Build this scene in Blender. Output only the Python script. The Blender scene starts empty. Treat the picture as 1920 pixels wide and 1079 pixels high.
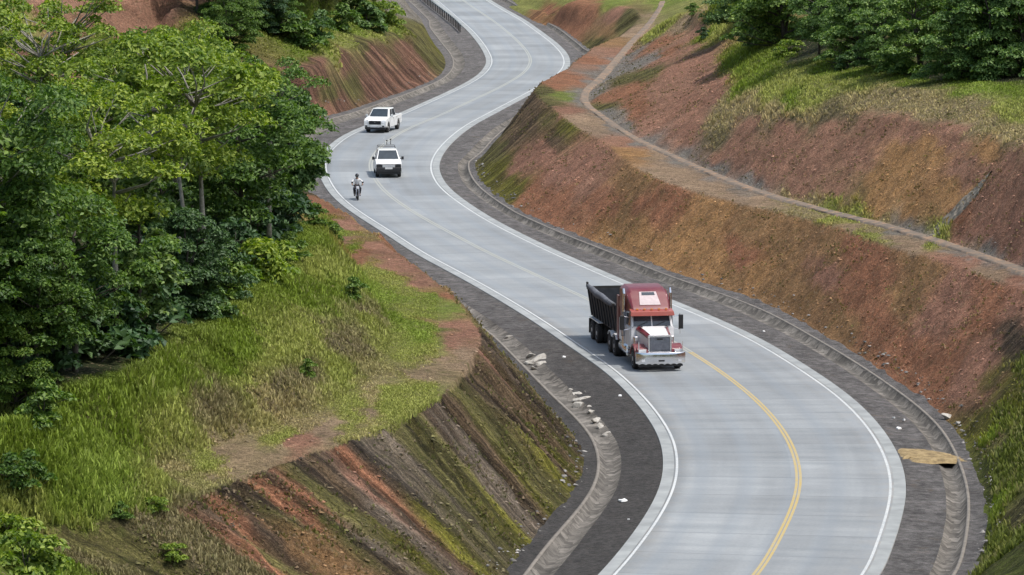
import bpy, math, random
import numpy as np
from mathutils import Vector, Matrix, geometry
rad = math.radians
sc = bpy.context.scene
# ------------------------------------------------------------------ camera, sky, sun, exposure
F, HCAM, TH = 8000.0, 29.5, math.atan(970/8000.0)      # focal in pixels of a 1920 wide frame
cd = bpy.data.cameras.new('camera'); cam = bpy.data.objects.new('camera', cd)
sc.collection.objects.link(cam); sc.camera = cam
cam.location = (0, 0, HCAM); cam.rotation_euler = (math.pi/2 - TH, 0, 0)
cd.sensor_width = 36; cd.lens = 36*F/1920; cd.clip_start = 1; cd.clip_end = 6000
SUN_EL, SUN_AZ = rad(66), rad(106)                      # azimuth clockwise from +Y (away from the camera)
w = bpy.data.worlds.new("World"); sc.world = w; w.use_nodes = True
nt = w.node_tree; bg = nt.nodes['Background']
sky = nt.nodes.new('ShaderNodeTexSky'); sky.sky_type = 'NISHITA'; sky.sun_disc = False
sky.sun_elevation = SUN_EL; sky.sun_rotation = SUN_AZ; sky.air_density = 1.6; sky.dust_density = 3.5; sky.ozone_density=1.0
nt.links.new(sky.outputs[0], bg.inputs[0]); bg.inputs[1].default_value = 0.125
sl = bpy.data.lights.new('sun', 'SUN'); sl.energy = 2.9; sl.angle = rad(2.5); sl.color = (1, .965, .91)
so = bpy.data.objects.new('sun', sl); sc.collection.objects.link(so)
sd = Vector((math.cos(SUN_EL)*math.sin(SUN_AZ), math.cos(SUN_EL)*math.cos(SUN_AZ), math.sin(SUN_EL)))
so.rotation_euler = sd.to_track_quat('Z', 'Y').to_euler(); so.location = (60, 150, 120)
sc.view_settings.view_transform = 'Standard'; sc.view_settings.look = 'None'
sc.view_settings.exposure = 0.42; sc.view_settings.gamma = 1
sc.render.engine = 'CYCLES'
rng = np.random.default_rng(7); random.seed(7)
COL = sc.collection

# ------------------------------------------------------------------ helpers
def tag(o, label=None, cat=None, group=None, kind=None):
    if label: o['label'] = label
    if cat: o['category'] = cat
    if group: o['group'] = group
    if kind: o['kind'] = kind
    return o
def empty(name, loc=(0,0,0), rz=0):
    o = bpy.data.objects.new(name, None); COL.objects.link(o); o.location = loc; o.rotation_euler = (0,0,rz); o.empty_display_size = .3
    return o
def np_mesh(name, V, faces, smooth=False):
    me = bpy.data.meshes.new(name)
    V = np.asarray(V, np.float32)
    if isinstance(faces, np.ndarray):
        nf, k = faces.shape
        me.vertices.add(len(V)); me.vertices.foreach_set('co', V.ravel())
        me.loops.add(nf*k); me.loops.foreach_set('vertex_index', faces.astype(np.int32).ravel())
        me.polygons.add(nf); me.polygons.foreach_set('loop_start', np.arange(0, nf*k, k, dtype=np.int32))
        me.polygons.foreach_set('loop_total', np.full(nf, k, np.int32))
        me.update(calc_edges=True)
    else:
        me.from_pydata([tuple(map(float, v)) for v in V], [], faces); me.update()
    if smooth: me.polygons.foreach_set('use_smooth', np.ones(len(me.polygons), bool))
    return me
def mkobj(name, me, mat=None, parent=None):
    o = bpy.data.objects.new(name, me); COL.objects.link(o)
    if mat and not me.materials: me.materials.append(mat)
    if parent: o.parent = parent
    return o
def attr(me, name, data, typ='FLOAT'):
    a = me.attributes.new(name, typ, 'POINT')
    key = {'FLOAT':'value','FLOAT_COLOR':'color','FLOAT_VECTOR':'vector'}[typ]
    a.data.foreach_set(key, np.asarray(data, np.float32).ravel())
class MB:
    def __init__(s): s.v = []; s.f = []
    def add(s, vs, fs):
        b = len(s.v); s.v += [tuple(v) for v in vs]; s.f += [tuple(i+b for i in f) for f in fs]; return s
    def hexa(s, lo, hi):       # two quads (4 pts each, same winding)
        s.add(list(lo)+list(hi), [(3,2,1,0),(4,5,6,7),(0,1,5,4),(1,2,6,5),(2,3,7,6),(3,0,4,7)]); return s
    def box(s, x0,x1,y0,y1,z0,z1):
        return s.hexa([(x0,y0,z0),(x1,y0,z0),(x1,y1,z0),(x0,y1,z0)], [(x0,y0,z1),(x1,y0,z1),(x1,y1,z1),(x0,y1,z1)])
    def prism(s, prof, x0, x1, x0t=None):   # prof = list of (y,z)
        n = len(prof)
        vs = [(x0,y,z) for y,z in prof]+[(x1,y,z) for y,z in prof]
        fs = [tuple(range(n)), tuple(range(2*n-1, n-1, -1))]+[(i,i+n,(i+1)%n+n,(i+1)%n) for i in range(n)]
        return s.add(vs, fs)
    def loft(s, rings, caps=True):
        n = len(rings[0]); b = len(s.v)
        for r in rings: s.v += [tuple(p) for p in r]
        for k in range(len(rings)-1):
            for i in range(n):
                j = (i+1) % n
                s.f.append((b+k*n+i, b+k*n+j, b+(k+1)*n+j, b+(k+1)*n+i))
        if caps:
            s.f.append(tuple(b+i for i in range(n-1,-1,-1))); s.f.append(tuple(b+(len(rings)-1)*n+i for i in range(n)))
        return s
    def tube(s, pts, rs, n=8):
        pts = [Vector(p) for p in pts]
        if not hasattr(rs, '__len__'): rs = [rs]*len(pts)
        rings = []
        for i, p in enumerate(pts):
            d = (pts[min(i+1,len(pts)-1)]-pts[max(i-1,0)])
            if d.length < 1e-6: d = Vector((0,0,1))
            d.normalize(); a = d.orthogonal().normalized() if abs(d.z) > .95 else d.cross(Vector((0,0,1))).normalized()
            c = d.cross(a)
            rings.append([p+(a*math.cos(t)+c*math.sin(t))*rs[i] for t in [2*math.pi*k/n for k in range(n)]])
        return s.loft(rings)
    def lathe_x(s, cx, cy, cz, prof, n=20):   # prof = (dx, r) round an axle along x
        rings = [[(cx+dx, cy+r*math.cos(2*math.pi*k/n), cz+r*math.sin(2*math.pi*k/n)) for k in range(n)] for dx, r in prof]
        return s.loft(rings)
    def panel(s, q, t=.012, inset=(0,0,0,0)):  # thin slab proud of a quad; q = bl, br, tr, tl ; inset l r b t fractions
        q = [Vector(p) for p in q]; l, r, b, tt = inset
        def P(u, v): return (q[0]*(1-u)+q[1]*u)*(1-v)+(q[3]*(1-u)+q[2]*u)*v
        c = [P(l,b),P(1-r,b),P(1-r,1-tt),P(l,1-tt)]
        nrm = (c[1]-c[0]).cross(c[3]-c[0]).normalized()
        return s.hexa([p-nrm*.01 for p in c], [p+nrm*t for p in c])
    def build(s, name, mat, parent=None, bevel=0, smooth=False, seg=2):
        me = np_mesh(name, s.v, s.f, smooth)
        import bmesh
        bm = bmesh.new(); bm.from_mesh(me); bmesh.ops.recalc_face_normals(bm, faces=bm.faces); bm.to_mesh(me); bm.free()
        o = mkobj(name, me, mat, parent)
        if bevel:
            m = o.modifiers.new('bevel', 'BEVEL'); m.width = bevel; m.segments = seg; m.limit_method = 'ANGLE'; m.angle_limit = rad(35)
            me.polygons.foreach_set('use_smooth', np.ones(len(me.polygons), bool))
            wn = o.modifiers.new('wn', 'WEIGHTED_NORMAL'); wn.keep_sharp = False
        return o

# ------------------------------------------------------------------ node helpers
class NT:
    def __init__(s, name):
        s.m = bpy.data.materials.new(name); s.m.use_nodes = True; s.t = s.m.node_tree
        s.b = s.t.nodes['Principled BSDF']; s.out = s.t.nodes['Material Output']
    def n(s, typ, **kw):
        nd = s.t.nodes.new('ShaderNode'+typ)
        for k, v in kw.items(): setattr(nd, k, v)
        return nd
    def link(s, a, b): s.t.links.new(a, b)
    def val(s, inp, v):
        if hasattr(v, 'is_linked') or isinstance(v, bpy.types.NodeSocket): s.link(v, inp)
        else: inp.default_value = v
    def attr(s, name, out='Fac'):
        nd = s.n('Attribute'); nd.attribute_name = name; return nd.outputs[out]
    def math(s, op, a, b=0.0, clamp=False):
        nd = s.n('Math', operation=op, use_clamp=clamp); s.val(nd.inputs[0], a); s.val(nd.inputs[1], b); return nd.outputs[0]
    def noise(s, vec, scale, detail=4, rough=.55, out='Fac', dist=0):
        nd = s.n('TexNoise'); s.val(nd.inputs['Vector'], vec); nd.inputs['Scale'].default_value = scale
        nd.inputs['Detail'].default_value = detail; nd.inputs['Roughness'].default_value = rough; nd.inputs['Distortion'].default_value = dist
        return nd.outputs[out]
    def ramp(s, fac, stops):
        nd = s.n('ValToRGB'); s.val(nd.inputs[0], fac); e = nd.color_ramp.elements
        while len(e) < len(stops): e.new(.5)
        for i, (p, c) in enumerate(stops):
            e[i].position = p; e[i].color = (*c, 1) if hasattr(c, '__len__') else (c, c, c, 1)
        return nd.outputs[0]
    def rng(s, v, a, b, c, d):
        nd = s.n('MapRange'); s.val(nd.inputs[0], v)
        for i, x in enumerate((a,b,c,d)): nd.inputs[i+1].default_value = x
        return nd.outputs[0]
    def mix(s, fac, a, b, mode='MIX'):
        nd = s.n('Mix', data_type='RGBA', blend_type=mode); s.val(nd.inputs[0], fac)
        for i, x in ((6, a), (7, b)):
            if isinstance(x, tuple): nd.inputs[i].default_value = (*x, 1) if len(x) == 3 else x
            else: s.link(x, nd.inputs[i])
        return nd.outputs[2]
    def comb(s, x, y, z=0.0):
        nd = s.n('CombineXYZ')
        for i, v in enumerate((x,y,z)): s.val(nd.inputs[i], v)
        return nd.outputs[0]
    def pos(s): return s.n('NewGeometry').outputs['Position']
    def objc(s): return s.n('TexCoord').outputs['Object']
    def bump(s, h, strength, dist=.1, normal=None):
        nd = s.n('Bump'); s.link(h, nd.inputs['Height']); nd.inputs['Strength'].default_value = strength; nd.inputs['Distance'].default_value = dist
        if normal: s.link(normal, nd.inputs['Normal'])
        return nd.outputs[0]
    def fin(s, col=None, rough=None, normal=None, **kw):
        if col is not None: s.val(s.b.inputs['Base Color'], (*col, 1) if isinstance(col, tuple) else col)
        if rough is not None: s.val(s.b.inputs['Roughness'], rough)
        if normal is not None: s.link(normal, s.b.inputs['Normal'])
        for k, v in kw.items(): s.b.inputs[k.replace('_', ' ')].default_value = v
        return s.m
def simple(name, col, rough=.5, metal=0, var=.12, scale=6, dirt=None, **kw):
    t = NT(name); p = t.objc(); f = t.noise(p, scale, 5)
    c = t.mix(t.rng(f, .3, .7, 0, 1), tuple(x*(1-var) for x in col), tuple(min(1, x*(1+var)) for x in col))
    if dirt:
        z = t.n('SeparateXYZ'); t.link(p, z.inputs[0])
        d = t.math('MULTIPLY', t.rng(t.noise(p, 2.5, 6, .7), .45, .7, 0, 1), dirt, True)
        c = t.mix(d, c, (.17,.13,.1))
    return t.fin(c, t.rng(f, .3, .7, max(0, rough-.06), min(1, rough+.08)), Metallic=metal, **kw)

# ------------------------------------------------------------------ numpy noise
def _h(ix, iy, seed):
    n = (ix.astype(np.int64)*374761393 + iy.astype(np.int64)*668265263 + seed*1442695041) & 0xffffffff
    n = ((n ^ (n >> 13))*1274126177) & 0xffffffff
    return ((n ^ (n >> 16)) & 0xffff)/65535.0
def vnoise(x, y, seed=0):
    x = np.asarray(x, float); y = np.asarray(y, float)
    ix = np.floor(x); iy = np.floor(y); fx = x-ix; fy = y-iy; fx = fx*fx*(3-2*fx); fy = fy*fy*(3-2*fy)
    a = _h(ix,iy,seed); b = _h(ix+1,iy,seed); c = _h(ix,iy+1,seed); d = _h(ix+1,iy+1,seed)
    return (a*(1-fx)+b*fx)*(1-fy)+(c*(1-fx)+d*fx)*fy
def fbm(x, y, seed=0, octv=4, g=.5):
    s = 0; a = 1; t = 0
    for o in range(octv):
        s = s+a*vnoise(x*2**o+13.7*o, y*2**o+7.1*o, seed+o); t += a; a *= g
    return s/t*2-1
def sstep(a, b, x): t = np.clip((x-a)/(b-a), 0, 1); return t*t*(3-2*t)

# ------------------------------------------------------------------ survey: photo pixel + height above the road -> place on the ground
def un(px, py, h=0.0):
    a = (px-960)/F; b = (539.5-py)/F
    dy = math.cos(TH)+b*math.sin(TH); dz = -math.sin(TH)+b*math.cos(TH)
    t = (h-HCAM)/dz
    return (a*t, dy*t)
def cr_spline(P, step):
    P = np.asarray(P, float); n = len(P)
    Q = np.vstack([2*P[0]-P[1], P, 2*P[-1]-P[-2]]); out = []
    for i in range(1, n):
        p0, p1, p2, p3 = Q[i-1], Q[i], Q[i+1], Q[i+2]
        m = max(2, int(np.linalg.norm(p2[:2]-p1[:2])/step))
        d1 = max(np.linalg.norm(p1[:2]-p0[:2])**.5,1e-3); d2 = max(np.linalg.norm(p2[:2]-p1[:2])**.5,1e-3); d3 = max(np.linalg.norm(p3[:2]-p2[:2])**.5,1e-3)
        for k in range(m):
            t = d1+d2*k/m
            A1 = p0*(d1-t)/d1+p1*t/d1; A2 = p1*(d1+d2-t)/d2+p2*(t-d1)/d2; A3 = p2*(d1+d2+d3-t)/d3+p3*(t-d1-d2)/d3
            B1 = A1*(d1+d2-t)/(d1+d2)+A2*t/(d1+d2); B2 = A2*(d1+d2+d3-t)/(d2+d3)+A3*(t-d1)/(d2+d3)
            out.append(B1*(d1+d2-t)/d2+B2*(t-d1)/d2)
    out.append(P[-1]); return np.array(out)
def wl(pts, h=None, step=1.5):       # pixel polyline -> smooth world polyline with z
    W = []
    for p in pts:
        hh = p[2] if len(p) > 2 else h
        x, y = un(p[0], p[1], hh); W.append((x, y, hh))
    return cr_spline(W, step)
def smooth1(a, k):
    a = np.asarray(a, float)
    ker = np.hanning(2*k+3)[1:-1]; ker /= ker.sum()
    pad = np.concatenate([2*a[0]-a[1:k+1][::-1], a, 2*a[-1]-a[-k-1:-1][::-1]])
    return np.convolve(pad, ker, 'valid')

EL = wl([(380,1720),(560,1560),(720,1420),(868,1300),(1000,1190),(1120,1079),(1173,1017),(1208,969),(1237,911),(1243,866),(1237,826),(1213,782),(1177,738),(1129,693),(1066,649),(995,600),
  (907,546),(844,511),(781,477),(718,436),(655,395),(625,370),(604,340),(596,312),(604,287),(640,256),(681,237),(737,217),(783,197),(843,170),(873,155),(898,138),(911,118),
  (906,98),(880,62),(845,30),(810,0),(770,-32),(720,-66),(650,-100)], 0)
ER = wl([(880,1790),(1070,1610),(1250,1455),(1410,1310),(1540,1190),(1651,1079),(1669,1035),(1691,968),(1699,911),(1686,857),(1651,800),(1598,746),(1509,684),(1420,632),(1340,595),(1260,562),(1177,528),(1110,499),(1047,471),(990,444),
  (930,413),(875,378),(843,352),(828,330),(824,310),(832,288),(852,264),(887,236),(934,210),(977,187),(1005,172),(1035,154),(1059,137),(1069,120),(1065,103),(1047,83),
  (1017,60),(984,37),(950,18),(920,0),(872,-32),(810,-66),(730,-100)], 0)
# centre line
mid = []
for p in EL[::3]:
    q = ER[np.argmin(((ER[:,:2]-p[:2])**2).sum(1))]; mid.append((p[:2]+q[:2])/2)
mid = np.array(mid)
def resample(P, ds):
    L = np.concatenate([[0], np.cumsum(np.linalg.norm(np.diff(P, axis=0), axis=1))])
    s = np.arange(0, L[-1], ds); return np.stack([np.interp(s, L, P[:,k]) for k in range(P.shape[1])], 1), s
CL, _ = resample(mid, 1.0)
CL = np.stack([smooth1(CL[:,0], 9), smooth1(CL[:,1], 9)], 1)
CL, ST = resample(CL, 1.0)
TG = np.gradient(CL, axis=0); TG /= np.linalg.norm(TG, axis=1)[:,None]
NR = np.stack([TG[:,1], -TG[:,0]], 1)         # to the right of travel away from the camera
NS = len(CL)
def offs(line, side, maxd=14):
    out = np.full(NS, np.nan); A = line[:-1,:2]; D = line[1:,:2]-A
    for i in range(NS):
        o = CL[i]; n = NR[i]*side
        den = n[0]*D[:,1]-n[1]*D[:,0]; den = np.where(abs(den) < 1e-9, 1e-9, den)
        w0 = A-o; t = (w0[:,0]*D[:,1]-w0[:,1]*D[:,0])/den; u = (w0[:,0]*n[1]-w0[:,1]*n[0])/den
        ok = (u >= 0) & (u <= 1) & (t > 0) & (t < maxd)
        if ok.any(): out[i] = t[ok].min()
    return out
def fill(o, default, k=10):
    ok = ~np.isnan(o)
    x = np.arange(NS); r = np.where(ok, o, default)
    idx = x[ok]
    d = np.min(abs(x[:,None]-idx[None,:]), 1) if len(idx) else np.full(NS, 99)
    near = np.interp(x, idx, o[idx]) if len(idx) else r
    wgt = np.clip(d/12, 0, 1); r = near*(1-wgt)+default*wgt
    return smooth1(r, k)
OL = fill(offs(EL, -1, 9), 4.6, 6); OR = fill(offs(ER, 1, 9), 4.6, 6)
TLp = wl([(590,1405),(740,1290),(860,1190),(942,1079),(978,1022),(1049,951),(1088,884),(1066,809),(995,746),(940,690)], 0)
TLq = wl([(560,228),(640,210),(700,190),(750,173),(805,152),(830,130),(828,105),(810,83),(785,50)], 0)
TRp = wl([(1700,1190),(1833,1079),(1846,1022),(1851,946),(1828,866),(1789,791),(1753,764),(1642,684),(1530,618),(1462,577),(1357,540),(1275,514),(1163,469),(1085,441),(1001,405),(937,377),(892,342),(880,310)], 0)
TRq = wl([(1100,90),(1060,55),(1020,35),(970,8),(930,-20)], 0)
tl1 = offs(TLp, -1); tl2 = offs(TLq, -1); tr1 = offs(TRp, 1); tr2 = offs(TRq, 1)
TL = fill(np.where(np.isnan(tl1), tl2, tl1)-OL, 4.0); TR = fill(np.where(np.isnan(tr1), tr2, tr1)-OR, 3.8)
TL = np.clip(TL, 2.8, 6.5); TR = np.clip(TR, 2.8, 6.0)
def side_pts(side, off): return CL+NR*(side*off)[:,None]
toeL = side_pts(-1, OL+TL); toeR = side_pts(1, OR+TR)

# ------------------------------------------------------------------ break lines of the cut hillsides (pixel, pixel, height)
lines = []
def low(pts, h0=None):      # the right benches dip a little along their middle
    return [(p[0], p[1], (p[2] if len(p) > 2 else h0)-float(np.interp(p[0], [1040,1120,1200,1330,1450,1600,1750,1900,2000], [.1,.6,1.0,1.15,1.05,.8,.45,.2,0]))) for p in pts]
def hz(P, z): return np.column_stack([P, np.full(len(P), z)])
lines += [hz(CL[::2], 0.0), hz(side_pts(-1, OL)[::2], 0.0), hz(side_pts(1, OR)[::2], 0.0), hz(toeL[::2], 0.02), hz(toeR[::2], 0.02)]
crestL1 = wl([(-700,1190),(-350,1060),(-150,1025),(0,1010),(100,1000),(200,985),(330,950),(440,900),(540,868),(620,840),(700,812),(760,785),(850,720),(888,668),(903,632),(868,580),(825,533),(762,489),(677,420),(591,366)], 5.0)
lines.append(crestL1)
def world_line(P, step=2): return cr_spline(np.array(P, float), step)
e = crestL1[-1]
lines.append(world_line([(e[0],e[1],5),(-16.5,268,5),(-22,292,5),(-25,318,5.2),(-25.5,345,5.2),(-22,366,4.8)]+[(*un(560,128,4.2),4.2),(*un(650,97,4.2),4.2),(*un(740,68,4.0),4.0),(*un(775,58,3.6),3.6),(*un(793,46,2.6),2.6),(*un(780,30,1.8),1.8),(*un(750,8,2.0),2.0),(*un(700,-20,2.4),2.4)]))
toeL2 = wl([(-600,1000,5.4),(-200,950,5.4),(0,925,5.4),(150,905,5.3),(280,875,5.3),(450,815,5.2),(600,760,5.2),(700,690,5.2),(722,630,5.2),(700,560,5.2),(655,490,5.2),(620,432,5.2),(596,385,5.2)])
lines.append(toeL2)
crestL2 = wl([(-600,880,9),(-200,820,8.6),(0,785,8.4),(200,725,8.2),(330,650,8),(450,575,8),(550,505,7.8),(600,460,7.2),(592,405,6.4)])
lines.append(crestL2)
lines.append(np.array([(-22,150,9.4),(-20,165,9.6),(-18,180,9.2),(-17.5,200,8.6),(-18,220,8),(-21,245,7.5),(-26,275,6.6),(-31,310,6),(-34,345,5.6),
   (-32,180,10.5),(-32,220,9.2),(-35,260,7.8),(-60,150,12),(-70,220,10),(-70,300,8),(-45,320,6.2)], float))
lines.append(wl([(0,152,5.4),(90,150,5.4),(160,145,5.6),(250,92,6),(330,75,6.2)]))
lines.append(wl([(0,88,9),(90,92,9),(165,86,9),(215,10,9.5),(300,8,9.5),(360,0,9.3)]))
lines.append(wl([(560,60,5.6),(640,45,5.6),(700,30,5.2),(735,12,4.4)]))
lines.append(wl([(420,10,7.5),(560,-5,8),(680,-15,7),(740,-25,5)]))
lines.append(wl([(0,-10,11),(300,-30,11),(560,-50,11),(700,-70,9)], step=8))
crestR1 = wl(low([(1209,22,4.3),(1200,36,4.5),(1167,64,4.8),(1120,84,5),(1090,105,5),(1063,128,5),(1035,142,5),(1003,166,5),(1012,182,5),(1050,213,5),(1085,240,5),(1120,257,5),(1177,303,5),(1237,338,5),(1320,362,5),(1410,386,5),(1522,411,5),(1646,454,5),(1755,487,5),
  (1837,514,5),(1920,548,5),(2000,600,5),(2060,680,5),(2080,780,5),(2080,900,5),(2050,1050,5),(1960,1190,5)]))
lines.append(crestR1)
toeR2 = wl(low([(1250,5,5),(1225,45,5),(1190,85,5.1),(1140,145,5.1),(1108,178,5.1),(1112,198,5.1),(1150,228,5.1),(1200,260,5.1),(1300,306,5.1),(1400,347,5.1),(1500,378,5.1),(1600,405,5.1),(1700,430,5.1),(1800,460,5.1),(1920,503,5.1),(2020,550,5.1),(2090,620,5.1),(2140,760,5.1),(2150,900,5.1),(2130,1060,5.1),(2060,1190,5.1)]))
lines.append(toeR2)
lines.append(wl(low([(1235,72,6.6),(1262,55,8),(1300,58,9),(1345,100,9.6),(1385,150,9.4),(1430,185,9.3),(1480,205,9.3),(1600,213,9.6),(1700,225,9.8),(1850,250,9.9),(1920,275,9.9),(2050,320,10),(2150,400,10),(2230,560,10),(2260,760,10),(2260,1000,10)])))
plR = wl(low([(1270,30,8.6),(1310,30,9.6),(1370,70,10.4),(1440,112,10.6),(1530,148,10.7),(1620,160,10.8),(1700,168,10.9),(1800,176,11),(1920,187,11.1),(2100,230,11.3),(2300,350,11.5)]))
lines.append(plR)
lines.append(wl([(1300,0,10),(1400,20,10.9),(1500,60,11),(1600,90,11),(1750,120,11.1),(1920,140,11.3),(2200,180,11.6)]))
lines.append(wl([(1500,-20,11.2),(1700,0,11.5),(1920,30,12),(2200,60,12.5)]))
lines.append(wl([(958,-4,1.0),(1020,8,1.8),(1060,8,2.5),(1100,9,3.1),(1160,11,3.8),(1200,17,4.2)]))
lines.append(wl([(980,-25,1.6),(1100,-15,3.2),(1250,-12,4.6),(1400,-20,7)]))
far = []
for yy in (620, 760, 1000, 1500, 2500):
    for xx in np.linspace(-1.1*yy, 1.1*yy, 15):
        if abs(xx) > .05*yy or yy > 700: far.append((xx, yy, 7+6*math.sin(xx*.01)+yy*.006))
for s_ in (-1, 1):
    for yy in (30, 80, 130, 200, 300, 450):
        for k, xx in enumerate((.45, .8, 1.6)): far.append((s_*(xx*yy+40), yy, 11+3*k))
for xx in (-60,-30,0,30,60): far.append((xx, 20, 3 if abs(xx) < 20 else 9))
for xx, z in ((-45,9.6),(-28,8.5),(-16,5.2),(-10,5),(-4,0),(12,0),(18,5),(24,5.2),(32,10)):
    for yy in (50, 75): far.append((xx-((150-yy)*.22), yy, z))
lines.append(np.array(far, float))
ctl = np.vstack(lines)
_, ui = np.unique(np.round(ctl[:,:2]*2), axis=0, return_index=True); ctl = ctl[np.sort(ui)]
res = geometry.delaunay_2d_cdt([Vector(p) for p in ctl[:,:2]], [], [], 0, 1e-6)
TV = np.array([tuple(v) for v in res[0]]); TF = res[2]; orig = res[3]
TZ = np.array([ctl[o[0], 2] if o else 0 for o in orig])
# fan grid
ys = [25.0]
while ys[-1] < 2400:
    y = ys[-1]; st = 12 if y < 95 else (1.2 if y < 121 else (.36 if y < 310 else (.36+(y-310)*.006 if y < 640 else 14+(y-640)*.06)))
    ys.append(y+st)
YS = np.array(ys)
tc = np.linspace(-.142, .142, 540)
side = []
t_ = .142; dt = .0016
while t_ < 1.2: t_ += dt; dt *= 1.22; side.append(t_)
TC = np.concatenate([-np.array(side)[::-1], tc, np.array(side)])
NY, NX = len(YS), len(TC)
GX = TC[None,:]*(YS[:,None]+20*0); GY = np.repeat(YS[:,None], NX, 1)
GZ = np.full((NY, NX), np.nan)
for f in TF:
    for k in range(1, len(f)-1):
        ia, ib, ic = f[0], f[k], f[k+1]
        a, b, c = TV[ia], TV[ib], TV[ic]
        y0, y1 = min(a[1],b[1],c[1]), max(a[1],b[1],c[1])
        r0, r1 = np.searchsorted(YS, y0-1e-6), np.searchsorted(YS, y1+1e-6)
        if r0 >= r1: continue
        det = (b[1]-c[1])*(a[0]-c[0])+(c[0]-b[0])*(a[1]-c[1])
        if abs(det) < 1e-9: continue
        tt = [p[0]/yy for p in (a,b,c) for yy in (max(y0,25), max(y1,25))]
        c0, c1 = np.searchsorted(TC, min(tt)-1e-6), np.searchsorted(TC, max(tt)+1e-6)
        if c0 >= c1: continue
        X = GX[r0:r1,c0:c1]; Y = GY[r0:r1,c0:c1]
        u = ((b[1]-c[1])*(X-c[0])+(c[0]-b[0])*(Y-c[1]))/det; v = ((c[1]-a[1])*(X-c[0])+(a[0]-c[0])*(Y-c[1]))/det
        m = (u > -1e-6) & (v > -1e-6) & (u+v < 1+1e-6)
        GZ[r0:r1,c0:c1][m] = (u*TZ[ia]+v*TZ[ib]+(1-u-v)*TZ[ic])[m]
GZ = np.where(np.isnan(GZ), 10.0, GZ)
for _ in range(3):     # weather the sharp breaks a little
    P = np.pad(GZ, 1, mode='edge'); GZ = (P[1:-1,1:-1]*4+P[:-2,1:-1]+P[2:,1:-1]+P[1:-1,:-2]*1+P[1:-1,2:]*1)/8
def sta_of0(px, py):
    x, y = un(px, py); return float(ST[np.argmin((CL[:,0]-x)**2+(CL[:,1]-y)**2)])
# nearest road station for every ground vertex
fx, fy = GX.ravel(), GY.ravel(); N = len(fx)
sta = np.zeros(N); dist = np.full(N, 1e3)
cand = np.where((fy > 100) & (fy < 640) & (abs(fx) < 90))[0]
for i in range(0, len(cand), 20000):
    ii = cand[i:i+20000]
    d2 = (fx[ii,None]-CL[None,::2,0])**2+(fy[ii,None]-CL[None,::2,1])**2
    j = d2.argmin(1)*2; j = np.clip(j, 1, NS-2)
    dx = fx[ii]-CL[j,0]; dy = fy[ii]-CL[j,1]
    sta[ii] = ST[j]+dx*TG[j,0]+dy*TG[j,1]; dist[ii] = dx*NR[j,0]+dy*NR[j,1]
sidx = np.clip(sta, 0, ST[-1])
tl = np.interp(sidx, ST, OL+TL); tr = np.interp(sidx, ST, OR+TR)
beyond = np.where(dist < 0, -dist-tl, dist-tr)          # metres outside the toe of the bank
beyond = beyond.reshape(NY,NX); staG = sta.reshape(NY,NX); distG = dist.reshape(NY,NX)
dZx = np.gradient(GZ, axis=1)/np.maximum(np.gradient(GX, axis=1), 1e-3); dZy = np.gradient(GZ, axis=0)/np.gradient(GY, axis=0)
slope = np.sqrt(dZx**2+dZy**2); stp = sstep(.3, .7, slope)
bank = sstep(0, .8, beyond)
crL = fill(offs(crestL1, -1, 26), 10.5, 3); crR = fill(offs(crestR1, 1, 26), 10.5, 3)     # offset of the bank crests from the centre line
crestO = np.where(distG < 0, -distG-np.interp(np.clip(staG,0,ST[-1]), ST, crL), distG-np.interp(np.clip(staG,0,ST[-1]), ST, crR))   # >0 on the bench
okL = (staG > 5) & (staG < sta_of0(700, 300)); okR = (staG > 5) & (staG < sta_of0(1000, 175)+25)
zone = np.where((beyond > -.6) & (crestO < 0) & (distG < 0) & okL, 1, np.where((beyond > -.6) & (crestO < 0) & (distG > 0) & okR, 2, 3))
benchm = np.where((zone == 3) & (crestO > 0) & (crestO < 5.5) & (slope < .5), 1.0, 0)
# rills down the banks and rough ground elsewhere
leftb = (distG < 0)
ril = fbm(staG/1.5+.25*fbm(GX*.5, GY*.5, 5), distG*.05, 11, 4, .6)
ril2 = fbm(staG/.5, distG*.06+3, 21, 3)
amp = np.where(leftb, .34, .18)
near = (beyond < 22) & (beyond > 0) & (benchm < .5)
print('crest', crL[::20].round(1), crR[::20].round(1))
up_env = sstep(0, 1.2, beyond)
GZ = GZ + np.where(near, stp*up_env*(amp*ril*1.0+.20*ril2*np.where(leftb, 1, .35)), 0)
gly = np.abs(fbm(staG/4.3+.35*fbm(GX*.4, GY*.3, 9), distG*.05, 31, 3))
GZ = GZ - np.where(near & leftb, stp*up_env*.45*np.exp(-(gly/.09)**2), 0)
GZ = GZ + bank*(1-.6*benchm)*(.16*fbm(GX*.35, GY*.25, 41, 4)+.05*fbm(GX*2.0, GY*1.4, 45, 3)*(1+1.8*stp)+.09*stp*np.where(leftb,.3,1)*fbm(GX*.9, GY*.7, 47, 3))
GZ = np.where(beyond < .0, GZ-.75*sstep(0, -1.2, beyond), GZ)
def zat(x, y):
    x = np.asarray(x, float); y = np.asarray(y, float); t = x/y
    r = np.clip(np.searchsorted(YS, y)-1, 0, NY-2); c = np.clip(np.searchsorted(TC, t)-1, 0, NX-2)
    fr = np.clip((y-YS[r])/(YS[r+1]-YS[r]), 0, 1); fc = np.clip((t-TC[c])/(TC[c+1]-TC[c]), 0, 1)
    return (GZ[r,c]*(1-fc)+GZ[r,c+1]*fc)*(1-fr)+(GZ[r+1,c]*(1-fc)+GZ[r+1,c+1]*fc)*fr
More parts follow.
